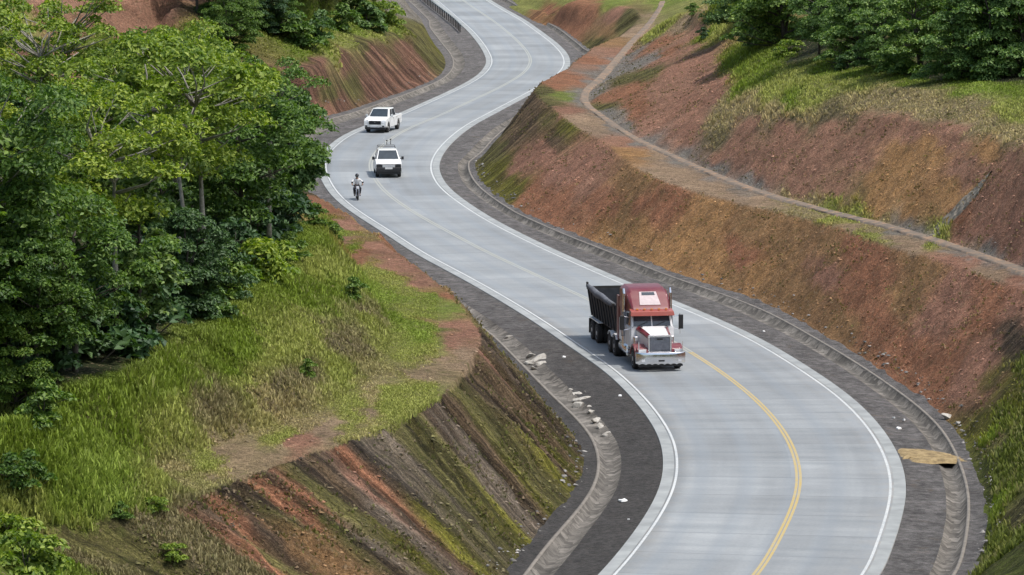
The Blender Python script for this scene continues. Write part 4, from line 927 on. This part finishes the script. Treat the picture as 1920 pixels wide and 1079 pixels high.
for s in (-1,1):
    # front fender over the steer wheel
    outer = [(1.38+.66*math.cos(a), .62+.60*math.sin(a)) for a in np.linspace(math.pi*.98, .06, 12)]
    inner = [(1.38+.56*math.cos(a), .60+.50*math.sin(a)) for a in np.linspace(.06, math.pi*.98, 12)]
    x0, x1 = sorted((s*.60, s*1.20)); MB().prism(outer+inner, x0, x1).build('fender', m_red, TR_, bevel=.03)
    x0, x1 = sorted((s*.56, s*1.16)); MB().hexa([(x0,.42,.84),(x1,.42,.84),(x1,.75,.84),(x0,.75,.84)], [(x0,.50,1.10),(x1,.55,1.06),(x1,.80,1.14),(x0,.80,1.18)]).build('fender_nose', m_red, TR_, bevel=.05)
    x0, x1 = sorted((s*.70, s*1.10)); hl = MB().box(x0,x1,.36,.42,.88,1.04).build('headlight', m_lamp, TR_, bevel=.01); MB().box(x0-.02,x1+.02,.39,.44,.85,.885).box(x0-.02,x1+.02,.39,.44,1.04,1.065).build('bezel', m_chrome, hl)
    wheel(TR_, s*1.03, 1.38, .50, .30, s)
    for yy in (6.2, 7.5):
        wheel(TR_, s*1.06, yy, .50, .28, s); wheel(TR_, s*.74, yy, .50, .28, s)
    # rear fenders, tank, steps
    x0, x1 = sorted((s*.56, s*1.2))
    for yc in (6.2, 7.5):
        outer = [(yc+.62*math.cos(a), .52+.60*math.sin(a)) for a in np.linspace(2.5, .64, 9)]; inner = [(yc+.585*math.cos(a), .52+.565*math.sin(a)) for a in np.linspace(.64, 2.5, 9)]
        MB().prism(outer+inner, x0, x1).build('mudguard', m_silver, TR_)
    tk = MB().tube([(s*.92,3.1,.72),(s*.92,3.12,.72),(s*.92,4.9,.72),(s*.92,4.92,.72)], [.26,.31,.31,.26], 18).build('fuel_tank', m_chrome, TR_)
    tk.data.polygons.foreach_set('use_smooth', np.ones(len(tk.data.polygons), bool))
    MB().box(*sorted((s*.98,s*1.2)),2.45,3.0,.50,.54).box(*sorted((s*.98,s*1.2)),2.45,3.0,.80,.84).box(*sorted((s*.95,s*1.0)),2.45,3.0,.42,.95).build('step', m_chrome, TR_)
    MB().box(*sorted((s*.72,s*1.0)),2.0,2.42,.9,1.5).build('air_cleaner', m_chrome, TR_, bevel=.06)
    ex = MB().tube([(s*1.16,3.82,.9),(s*1.16,3.82,2.3),(s*1.16,3.82,3.4),(s*1.16,3.92,3.62)], [.10,.10,.07,.07], 12).build('exhaust_stack', m_chrome, TR_)
    MB().tube([(s*1.16,3.82,1.3),(s*1.16,3.82,2.5)], .125, 12).build('heat_shield', m_grille, ex)
    # mirror on brackets
    mi = MB().box(*sorted((s*1.36,s*1.58)),2.62,2.74,1.75,2.45).build('mirror', m_black, TR_, bevel=.02)
    MB().tube([(s*1.12,2.72,2.35),(s*1.42,2.7,2.42)], .02, 6).tube([(s*1.12,2.72,1.78),(s*1.42,2.7,1.72)], .02, 6).tube([(s*1.42,2.7,1.5),(s*1.42,2.7,2.5)], .02, 6).build('bracket', m_chrome, mi)
# cab
lo = [(-1.08,2.46,.9),(1.08,2.46,.9),(1.12,3.78,.9),(-1.12,3.78,.9)]; hi = [(-1.06,2.50,1.88),(1.06,2.50,1.88),(1.12,3.78,1.88),(-1.12,3.78,1.88)]
MB().hexa(lo, hi).build('cab', m_silver, TR_, bevel=.04)
l2 = [(-1.04,2.50,1.885),(1.04,2.50,1.885),(1.10,3.78,1.885),(-1.10,3.78,1.885)]; h2 = [(-.96,2.86,2.56),(.96,2.86,2.56),(1.06,3.78,2.56),(-1.06,3.78,2.56)]
cu = MB().hexa(l2, h2).build('cab_upper', m_silver, TR_, bevel=.03)
for l, r_ in ((.05,.515),(.515,.05)): MB().panel([l2[0],l2[1],h2[1],h2[0]], .012, (l, r_, .06, .06)).build('windscreen', m_glass, TR_)
for s in (-1,1):
    a = [l2[3],l2[0],h2[0],h2[3]] if s < 0 else [l2[1],l2[2],h2[2],h2[1]]
    MB().panel(a, .012, (.18,.12,.08,.10)).build('side_window', m_glass, TR_)
    d = [( s*1.085,2.56,.98),(s*1.125,3.66,.98),(s*1.125,3.66,1.84),(s*1.085,2.56,1.84)]
    dr = MB().panel(d if s > 0 else [d[1],d[0],d[3],d[2]], .015).build('door', m_silver, TR_); MB().box(*sorted((s*1.12,s*1.16)),3.4,3.55,1.62,1.66).build('handle', m_chrome, dr)
MB().hexa([(-1.10,2.36,2.44),(1.10,2.36,2.44),(1.06,2.95,2.52),(-1.06,2.95,2.52)], [(-1.06,2.44,2.66),(1.06,2.44,2.66),(1.06,2.95,2.74),(-1.06,2.95,2.74)]).build('sun_visor', m_visor, TR_, bevel=.02)
# high roof
rf = MB()
def rr(y, hw, z0, z1, c=.16): return [(-hw-.04,y,z0),(hw+.04,y,z0),(hw,y,z1-c),(hw-c*1.2,y,z1),(-hw+c*1.2,y,z1),(-hw,y,z1-c)]
rf.loft([rr(2.78,.92,2.57,2.72,.05), rr(2.95,.95,2.57,2.86,.08), rr(3.78,1.04,2.57,3.46,.16), rr(4.15,1.06,2.57,3.64,.18), rr(5.45,1.07,2.57,3.70,.18)])
rfo = rf.build('roof', m_red, TR_, bevel=.05)
v0 = Vector((0,2.95,2.86)); v1 = Vector((0,3.78,3.46))
def rp(xx, t): p = v0.lerp(v1, t); return (xx, p.y, p.z)
rw = MB().panel([rp(-.52,.06), rp(.52,.06), rp(.42,.99), rp(-.42,.99)], .03).build('roof_window', m_refl, rfo)
MB().panel([rp(-.33,.74), rp(.33,.74), rp(.31,.94), rp(-.31,.94)], .045).build('window_shade', m_glass, rw)
for k in range(5): MB().box(-.72+k*.36-.05,-.72+k*.36+.05,2.60,2.68,2.72,2.78).build('marker_lamp', m_amber, rfo)
# sleeper: silver below, red above
MB().box(-1.10,1.10,3.79,5.45,.95,2.05).build('sleeper_lower', m_silver, TR_, bevel=.04)
sp_ = MB().box(-1.085,1.085,3.79,5.44,2.05,2.60).build('sleeper_upper', m_red, TR_, bevel=.03)
for s in (-1,1):
    MB().box(*sorted((s*1.085,s*1.10)),4.3,4.8,2.15,2.5).build('sleeper_window', m_glass, sp_)
    MB().box(*sorted((s*1.03,s*1.12)),5.46,5.95,.9,3.1).build('side_fairing', m_red, TR_, bevel=.01)
wp = MB()
for xx in (-.75,.1): wp.tube([(xx,2.49,1.92),(xx+.55,2.60,2.14)], .014, 4)
wp.build('wiper', m_black, TR_)
MB().box(-.7,-.3,2.9,3.3,1.35,2.2).box(.3,.7,2.9,3.3,1.35,2.2).build('cab_seat', m_black, TR_, bevel=.05)
for s in (-1,1):
    MB().hexa([(s*.62,6.72,.1),(s*1.18,6.72,.1),(s*1.18,6.75,.1),(s*.62,6.75,.1)][::s],[(s*.62,6.72,.0+.55),(s*1.18,6.72,.55),(s*1.18,6.75,.55),(s*.62,6.75,.55)][::s]) if False else None
    MB().box(*sorted((s*.62,s*1.18)),13.35,13.38,.25,1.0).build('mud_flap', m_black, TR_)
    MB().box(*sorted((s*1.06,s*1.10)),.30,.36,.86,1.45).build('marker_rod', m_chrome, TR_)
    MB().tube([(s*.62,2.25,1.95),(s*.62,1.85,1.98)], [.05,.03], 8).build('horn', m_chrome, TR_)
# dump trailer
TY0, TY1, ZT, ZB = 6.35, 13.6, 2.50, 1.15
tr = MB()
for s in (-1,1):
    tr.hexa([(s*.98,TY0+.5,ZB),(s*.94,TY0+.5,ZB),(s*.94,TY1-.1,ZB),(s*.98,TY1-.1,ZB)][::s], [(s*1.20,TY0,ZT),(s*1.16,TY0,ZT),(s*1.16,TY1,ZT),(s*1.20,TY1,ZT)][::s])
tr.hexa([(-.98,TY0+.5,ZB),(.98,TY0+.5,ZB),(.98,TY0+.54,ZB),(-.98,TY0+.54,ZB)], [(-1.2,TY0,ZT),(1.2,TY0,ZT),(1.2,TY0+.04,ZT),(-1.2,TY0+.04,ZT)])
tr.hexa([(-.98,TY1-.14,ZB),(.98,TY1-.14,ZB),(.98,TY1-.1,ZB),(-.98,TY1-.1,ZB)], [(-1.2,TY1-.04,ZT),(1.2,TY1-.04,ZT),(1.2,TY1,ZT),(-1.2,TY1,ZT)])
tr.box(-.98,.98,TY0+.5,TY1-.1,ZB-.05,ZB)
tub = tr.build('dump_body', m_tub, TR_)
for s in (-1,1):
    MB().box(*sorted((s*1.14,s*1.25)),TY0,TY1+.05,ZT,ZT+.09).build('top_rail', m_frame, tub)
    for k in range(9):
        yy = TY0+.75+k*.78; MB().hexa([(s*.985,yy,ZB),(s*1.06,yy,ZB),(s*1.06,yy+.08,ZB),(s*.985,yy+.08,ZB)][::s], [(s*1.2,yy,ZT-.005),(s*1.26,yy,ZT-.005),(s*1.26,yy+.08,ZT-.005),(s*1.2,yy+.08,ZT-.005)][::s]).build('rib', m_tub, tub)
MB().tube([(-1.22,TY1-.1,ZT+.15),(-1.18,TY1-1.2,ZT+.10),(-1.16,TY1-2.6,ZT-.02),(-1.2,TY1-4.0,ZT+.05),(-1.17,TY1-5.6,ZT-.04),(-1.15,TY0+.3,ZT+.0)], [.10,.15,.19,.17,.16,.12], 9).build('rolled_tarp', m_tarp, tub, smooth=True)
MB().box(-1.25,1.25,TY1-.02,TY1+.08,ZT-.02,ZT+.12).box(-1.26,-1.18,TY1-.1,TY1+.15,ZT+.1,ZT+.34).build('tail_rail', m_frame, tub)
ld = MB(); gx = 9; gy = 22; vs = []; 
for j in range(gy+1):
    for i in range(gx+1):
        yy = TY0+.62+(TY1-TY0-.9)*j/gy; xx = -1.0+2.0*i/gx; vs.append((xx, yy, 1.55+.22*math.sin(j*.55)*math.cos(i*.35-1.5)+.06*random.random()))
ld.add(vs, [(j*(gx+1)+i, j*(gx+1)+i+1, (j+1)*(gx+1)+i+1, (j+1)*(gx+1)+i) for j in range(gy) for i in range(gx)]); ld.build('floor_liner', m_tub, tub)
tf = MB()
for s in (-1,1): tf.box(*sorted((s*.38,s*.5)), 7.0, 13.4, .92, 1.12)
tf.box(-.9,.9,11.1,11.3,.45,.6); tf.box(-.9,.9,12.45,12.65,.45,.6); tf.box(-.5,.5,7.2,7.4,.7,1.1); tf.box(-.4,-.3,9.4,9.5,.5,1.0); tf.box(.3,.4,9.4,9.5,.5,1.0)
tf.build('trailer_frame', m_frame, TR_)
for s in (-1,1):
    MB().box(*sorted((s*.55,s*1.18)),10.6,13.3,1.06,1.10).build('trailer_mudguard', m_silver, TR_)
    for yy in (11.2, 12.55): wheel(TR_, s*1.04, yy, .50, .27, s); wheel(TR_, s*.73, yy, .50, .27, s)

# --- motorcycle and rider
x, y = un(671, 376); MZ = empty('motorcycle', (x, y, 0), rad(6)); tag(MZ, 'small dark motorcycle with round headlight ridden at the left edge of the bend', 'motorcycle')
def ringw(yc, r, tr_): 
    n = 22; rings = []
    for k in range(n+1):
        a = 2*math.pi*k/n; c = Vector((0, yc+r*math.cos(a), r+tr_+r*math.sin(a))); d = Vector((0, math.cos(a), math.sin(a)))
        rings.append([c+d*tr_*math.cos(q)+Vector((1,0,0))*tr_*.9*math.sin(q) for q in [2*math.pi*i/8 for i in range(8)]])
    return MB().loft(rings, False)
for yc in (0.0, 1.28):
    wq = ringw(yc, .25, .055).build('wheel', m_rubber, MZ, smooth=True)
    sp2 = MB()
    for k in range(5):
        a = 2*math.pi*k/5; sp2.tube([(0,yc,.305),(0,yc+.23*math.cos(a),.305+.23*math.sin(a))], .014, 4)
    sp2.tube([(-.07,yc,.305),(.07,yc,.305)], .04, 8).build('hub_and_spokes', m_rim, wq)
MB().tube([(-.09,0,.305),(-.09,.2,.78),(-.08,.26,.95)], .025, 6).tube([(.09,0,.305),(.09,.2,.78),(.08,.26,.95)], .025, 6).build('fork', m_chrome, MZ)
MB().tube([(-.38,.38,1.02),(-.2,.27,.98),(0,.25,.96),(.2,.27,.98),(.38,.38,1.02)], .015, 6).build('handlebar', m_black, MZ)
MB().box(-.09,.09,.10,.2,.76,.94).build('headlight', m_lamp, MZ, bevel=.03)
MB().box(-.07,.07,-.28,.14,.64,.67).build('mudguard', m_black, MZ, bevel=.01)
MB().loft([[(-.10,.35,.72),(.10,.35,.72),(.08,.35,.92),(-.08,.35,.92)],[(-.15,.5,.70),(.15,.5,.70),(.11,.5,.98),(-.11,.5,.98)],[(-.10,.75,.70),(.10,.75,.70),(.08,.75,.84),(-.08,.75,.84)]]).build('tank', paint('dark cycle paint', (.03,.03,.05)), MZ, bevel=.02)
MB().box(-.12,.12,.72,1.38,.76,.83).build('seat', m_black, MZ, bevel=.03)
MB().box(-.13,.13,.42,.80,.34,.66).tube([(.13,.6,.42),(.16,1.0,.36),(.17,1.5,.42)], [.03,.03,.045], 8).build('engine', m_frame, MZ, bevel=.02)
MB().tube([(0,.3,.85),(0,.6,.55),(0,1.28,.31)], .03, 6).tube([(0,.75,.7),(0,1.4,.75)], .025, 6).build('frame', m_frame, MZ)
for s in (-1,1): MB().tube([(s*.28,.33,1.0),(s*.36,.30,1.2)], .01, 4).box(s*.36-.07,s*.36+.07,.28,.31,1.17,1.27).build('mirror', m_black, MZ)
skin = simple('skin', (.30,.17,.11), .6); shirt = simple('white shirt cloth', (.70,.70,.70), .85); trous = simple('dark trousers cloth', (.025,.025,.035), .85); helm = simple('dark helmet', (.02,.02,.022), .25, Coat_Weight=.8)
def skinned(name, chains, mat, parent, lv=1):
    V = []; E = []; R_ = []; key = {}
    for ch_ in chains:
        prev = None
        for (p, r) in ch_:
            k = tuple(round(c, 4) for c in p)
            if k not in key: key[k] = len(V); V.append(p); R_.append(r)
            if prev is not None and prev != key[k]: E.append((prev, key[k]))
            prev = key[k]
    me = bpy.data.meshes.new(name); me.from_pydata(V, E, []); o = mkobj(name, me, None, parent)
    m = o.modifiers.new('skin', 'SKIN'); m.use_smooth_shade = True
    for i, sv in enumerate(me.skin_vertices[0].data): sv.radius = (R_[i], R_[i]); sv.use_root = (i == 0)
    ss = o.modifiers.new('sub', 'SUBSURF'); ss.levels = lv; ss.render_levels = lv
    me.materials.append(mat)
    return o
MX = Matrix.Rotation(rad(6), 4, 'Z')
pr = empty('person', (x, y, 0), rad(6)); tag(pr, 'person in a white shirt, dark trousers and helmet riding the motorcycle', 'person')
pel = ((0,.95,.90), .13); ch1 = ((0,.90,1.10), .13); ch2 = ((0,.82,1.32), .15); nk = ((0,.78,1.46), .06); hd = ((0,.75,1.56), .085); hd2 = ((0,.75,1.66), .09); ht = ((0,.76,1.74),.06)
chains = [[pel, ch1, ch2, nk, hd, hd2, ht]]
for s in (-1,1):
    hand = ((s*.36,.39,1.05), .035)
    chains.append([ch2, ((s*.19,.82,1.38), .065), ((s*.38,.66,1.20), .048), ((s*.36,.47,1.08), .032), hand])
    for k in range(4):
        b_ = (s*(.33+.022*k), .36, 1.05); chains.append([hand, (b_, .010), ((b_[0], .335, 1.03), .009), ((b_[0], .35, 1.00), .008)])
    chains.append([hand, ((s*.32,.40,1.03), .011), ((s*.32,.37,1.005), .009)])
    chains.append([pel, ((s*.10,.93,.86), .10), ((s*.22,.55,.78), .075), ((s*.20,.72,.42), .05), ((s*.19,.72,.36), .045), ((s*.19,.56,.33), .035)])
skinned('body', chains, skin, pr)
skinned('shirt', [[((0,.95,.92), .145), ((0,.90,1.10), .148), ((0,.82,1.30), .165), ((0,.79,1.42), .075)]]+[[((0,.82,1.30), .165), ((s*.19,.82,1.375), .08), ((s*.37,.67,1.21), .062), ((s*.365,.55,1.13),.048)] for s in (-1,1)], shirt, pr)
skinned('trousers', [[((0,.96,.90), .145), ((s*.10,.93,.86), .115), ((s*.22,.55,.78), .088), ((s*.20,.72,.44), .062), ((s*.195,.72,.37), .058)] for s in (-1,1)], trous, pr)
for s in (-1,1): MB().hexa([(s*.19-.05,.44,.26),(s*.19+.05,.44,.26),(s*.19+.045,.74,.26),(s*.19-.045,.74,.26)], [(s*.19-.04,.48,.33),(s*.19+.04,.48,.33),(s*.19+.04,.74,.38),(s*.19-.04,.74,.38)]).build('shoe', m_black, pr, bevel=.015)
hm = MB(); rings = []
for k in range(9):
    a = math.pi*(k+.5)/9; rings.append([(.135*math.sin(a)*math.cos(q), .76+.155*math.sin(a)*math.sin(q), 1.655+.145*math.cos(a)) for q in [2*math.pi*i/14 for i in range(14)]])
hl_ = hm.loft(rings).build('helmet', helm, pr, smooth=True)
MB().hexa([(-.09,.625,1.60),(.09,.625,1.60),(.09,.66,1.60),(-.09,.66,1.60)], [(-.09,.62,1.68),(.09,.62,1.68),(.09,.65,1.70),(-.09,.65,1.70)]).build('visor', m_glass, hl_)

# ------------------------------------------------------------------ roadside things
def guardrail():
    A = [un(*p) for p in ((775,-28),(792,-6),(815,14),(838,32),(858,48),(872,62))]
    pts = cr_spline(np.array([(a[0]-.35, a[1], .72) for a in A]), 1.0)
    o = empty('guardrail', (pts[0][0], pts[0][1], 0)); tag(o, 'weathered metal guardrail on dark posts at the far left edge of the road', 'guardrail')
    org = Vector((pts[0][0], pts[0][1], 0)); mb = MB(); rings = []
    for i, p in enumerate(pts):
        d = pts[min(i+1, len(pts)-1)]-pts[max(i-1, 0)]; d = Vector(d).normalized(); n = Vector((d.y, -d.x, 0)); q = Vector(p)-org
        rings.append([q+n*a+Vector((0,0,b)) for a, b in ((0,-.16),(.07,-.09),(.01,0),(.07,.09),(0,.16),(-.03,.16),(-.03,-.16))])
    mb.loft(rings).build('rail', simple('galvanised rail', (.40,.41,.40), .5, .4, .3), o)
    for i in range(0, len(pts), 3):
        q = Vector(pts[i])-org; MB().box(q.x-.16,q.x-.04,q.y-.06,q.y+.06,-.7,.84).build('post', m_frame, o)
guardrail()
def rock_mesh(seed, s, flat=.6):
    import bmesh
    bm = bmesh.new(); bmesh.ops.create_icosphere(bm, subdivisions=2, radius=s); r = np.random.default_rng(seed)
    pl = [(Vector(r.normal(size=3)).normalized(), s*(.45+.4*r.random())) for _ in range(9)]
    for v in bm.verts:
        for n, d in pl:
            k = v.co.dot(n)-d
            if k > 0: v.co -= n*k
        v.co = Vector((v.co.x*1.25, v.co.y, v.co.z*flat))*(1+.06*r.normal())
    me = bpy.data.meshes.new('rubble_stone'); bm.to_mesh(me); bm.free(); return me
rock_m = NT('pale rubble'); rock_m = rock_m.fin(rock_m.ramp(rock_m.noise(rock_m.pos(), 6, 5, .7), [(.3, (.20,.18,.15)), (.7, (.52,.50,.46))]), .9, rock_m.bump(rock_m.noise(rock_m.pos(), 9, 4), .6, .05))
rms = [rock_mesh(k, .30) for k in range(5)]
for m in rms: m.materials.append(rock_m)
for i, (px, py, s) in enumerate([(997,668,1.3),(1008,676,1.6),(1018,684,1.1),(990,680,.9),(1080,742,1.2),(1092,750,1.7),(1084,760,1.2),(1100,738,.9),(1072,733,.8),(1112,775,1.0),(1120,790,1.2),(1128,800,.9),(1108,765,.8),(1135,815,.8),(956,632,.9),(1000,690,.7)]):
    x_, y_ = un(px, py, -.2); o = mkobj('rubble_stone', rms[i % 5]); o.location = (x_, y_, -.22); o.scale = (s, s, s); o.rotation_euler = (random.random()*.5, random.random()*.5, random.random()*6)
    tag(o, 'pale broken stone lying in the drain left of the truck', 'stone', 'pale stones in the left drain')
for i, (px, py, s, lab) in enumerate([(1775,786,1.0,'grey boulder at the foot of the green slope beside the right drain'),(1660,690,.8,'grey stone on the right drain edge below the red cut'),(1798,800,.7,'small grey stone where the red cut meets the green slope')]):
    x_, y_ = un(px, py, 0); o = mkobj('stone', rms[i]); o.location = (x_, y_, .12); o.scale = (s,)*3; o.rotation_euler = (.2, .3, i); tag(o, lab, 'stone')
# litter
lit = simple('white plastic litter', (.75,.75,.74), .5)
for px, py, s, lab in [(1167,939,.30,'white scrap of litter on the dark gravel of the inner bend'),(1058,670,.16,'tiny white litter on the gravel left of the truck'),(1163,743,.16,'small white litter on the gravel below the truck'),
   (1178,975,.10,'tiny pale scrap near the bottom of the inner bend gravel'),(1432,622,.14,'small white litter on the gravel above the right road edge'),(1685,804,.22,'flat white litter on the right gravel above the sand spill'),(1695,788,.14,'small white litter above the flat litter on the right gravel'),(1676,784,.12,'pale scrap left of the small litter on the right gravel')]:
    x_, y_ = un(px, py, -.05); mb = MB(); r_ = random.Random(px); n = 7
    rg = [(s*.55*(.6+.5*r_.random())*math.cos(6.28*k/n)*1.3, s*.8*(.8+.4*r_.random())*math.sin(6.28*k/n)) for k in range(n)]
    mb.loft([[(a, b, 0) for a, b in rg], [(a*.9, b*.9, .03+.05*r_.random()) for a, b in rg], [(a*.3+.03, b*.3, .06) for a, b in rg]])
    o = mb.build('litter', lit, None, smooth=False); o.location = (x_, y_, -.06); tag(o, lab, 'litter')
# sand spilled across the right verge
vs = []; nU, nV = 30, 8
path = cr_spline(np.array([(*un(1676,850),0),(*un(1700,850),0),(*un(1735,853),0),(*un(1752,858),0),(*un(1764,866),0)]), .12)
mb = MB(); r_ = np.random.default_rng(4)
K = len(path); hw = [ (1.55+.15*math.sin(i*.35)+.1*r_.normal()*.5)*(1-.25*i/K) for i in range(K)]
vv = []
for i, p in enumerate(path):
    d = path[min(i+1,K-1)]-path[max(i-1,0)]; d = d/np.linalg.norm(d); n = np.array([-d[1], d[0]])
    endf = min(1, i/3, (K-1-i)/3)
    for j in range(nV+1):
        t = j/nV*2-1; e_ = 1+.12*r_.normal()*(abs(t) > .9)
        vv.append((p[0]+n[0]*hw[i]*t*e_, p[1]+n[1]*hw[i]*t*e_*1.1, -.10+(.13*(1-t*t)**.5)*endf+.015*r_.normal()*(abs(t)<.95)))
mb.add(vv, [(i*(nV+1)+j, i*(nV+1)+j+1, (i+1)*(nV+1)+j+1, (i+1)*(nV+1)+j) for i in range(K-1) for j in range(nV)])
sm_ = NT('spilled sand'); sm_ = sm_.fin(sm_.ramp(sm_.noise(sm_.pos(), 2.5, 6, .7), [(.35, (.13,.09,.045)), (.5, (.26,.19,.09)), (.65, (.36,.27,.14))]), .95, sm_.bump(sm_.noise(sm_.pos(), 14, 4), .6, .04))
tag(mb.build('spilled_sand', sm_, None, smooth=True), kind='structure')
# the narrow grey track along the foot of the upper cut
tp = cr_spline(toeR2[:, :2], .5); tp = np.stack([smooth1(tp[:,0], 6), smooth1(tp[:,1], 6)], 1); td = np.gradient(tp, axis=0); td /= np.linalg.norm(td, axis=1)[:,None]; tn = np.column_stack([-td[:,1], td[:,0]])
if (tn[len(tn)//2] @ (np.array([30.0, 200.0])-tp[len(tn)//2])) > 0: tn = -tn
vv = []; s_ = np.arange(len(tp))
for k, o_ in enumerate(np.linspace(.1, .85, 8)):
    q = tp+tn*(o_+(.16*fbm(s_*.35, s_*0+k*.3, 5, 3) if k in (0, 7) else 0))[:, None] if k in (0, 7) else tp+tn*o_
    zz = smooth1(zat(q[:,0], q[:,1]), 3)+(.09 if 0 < k < 7 else -.06); vv.append(np.column_stack([q, zz]))
vv = np.stack(vv, 1).reshape(-1, 3); n_ = len(tp); id_ = np.arange(n_*8).reshape(n_, 8)
me = np_mesh('dirt_track', vv, np.stack([id_[:-1,:-1], id_[:-1,1:], id_[1:,1:], id_[1:,:-1]], -1).reshape(-1, 4), True)
tk_ = NT('grey track soil'); pp = tk_.pos(); n1_ = tk_.noise(pp, 1.2, 6, .7); n2_ = tk_.noise(pp, 8, 4, .7)
tk_ = tk_.fin(tk_.mix(1.0, tk_.ramp(n1_, [(.36, (.12,.098,.078)), (.5, (.165,.13,.10)), (.58, (.25,.165,.105))]), tk_.ramp(n2_, [(.3,.75),(.7,1.25)]), 'MULTIPLY'), .95, tk_.bump(n2_, .5, .06))
tag(mkobj('dirt_track', me, tk_), kind='structure')
# stone chute down the upper cut and far gravel heap
ca, cb = hit(1748, 440), hit(1848, 342)
A_ = np.array(ca); B_ = np.array(cb); nn = 26; vv = []; dd = (B_-A_)[:2]; dd /= np.linalg.norm(dd); pn = np.array([dd[1], -dd[0]])
for i in range(nn+1):
    c_ = A_[:2]*(1-i/nn)+B_[:2]*(i/nn)
    for j, (o_, z_) in enumerate(((-.9,-.15),(-.72,.09),(-.5,.08),(-.3,.05),(.3,.05),(.5,.08),(.72,.09),(.9,-.15))):
        q = c_+pn*o_*(1+.08*random.random()); zz = float(zat(q[0], q[1])); vv.append((q[0], q[1], zz+z_+.03+.03*random.random()))
mb = MB().add(vv, [(i*8+j, i*8+j+1, (i+1)*8+j+1, (i+1)*8+j) for i in range(nn) for j in range(7)])
ct = NT('stone chute'); pz = ct.pos(); vz = ct.n('TexVoronoi'); ct.link(pz, vz.inputs[0]); vz.inputs['Scale'].default_value = 3
ct = ct.fin(ct.ramp(ct.math('ADD', ct.math('MULTIPLY', vz.outputs[0], .6), ct.math('MULTIPLY', ct.noise(pz, 3, 5, .7), .7)), [(.35, (.07,.06,.045)), (.8, (.21,.18,.14))]), .9, ct.bump(vz.outputs[0], .7, .1))
ch_o = tag(mb.build('drainage_chute', ct, None), 'grey stone lined drainage chute running down the upper red cut on the right', 'drainage chute')
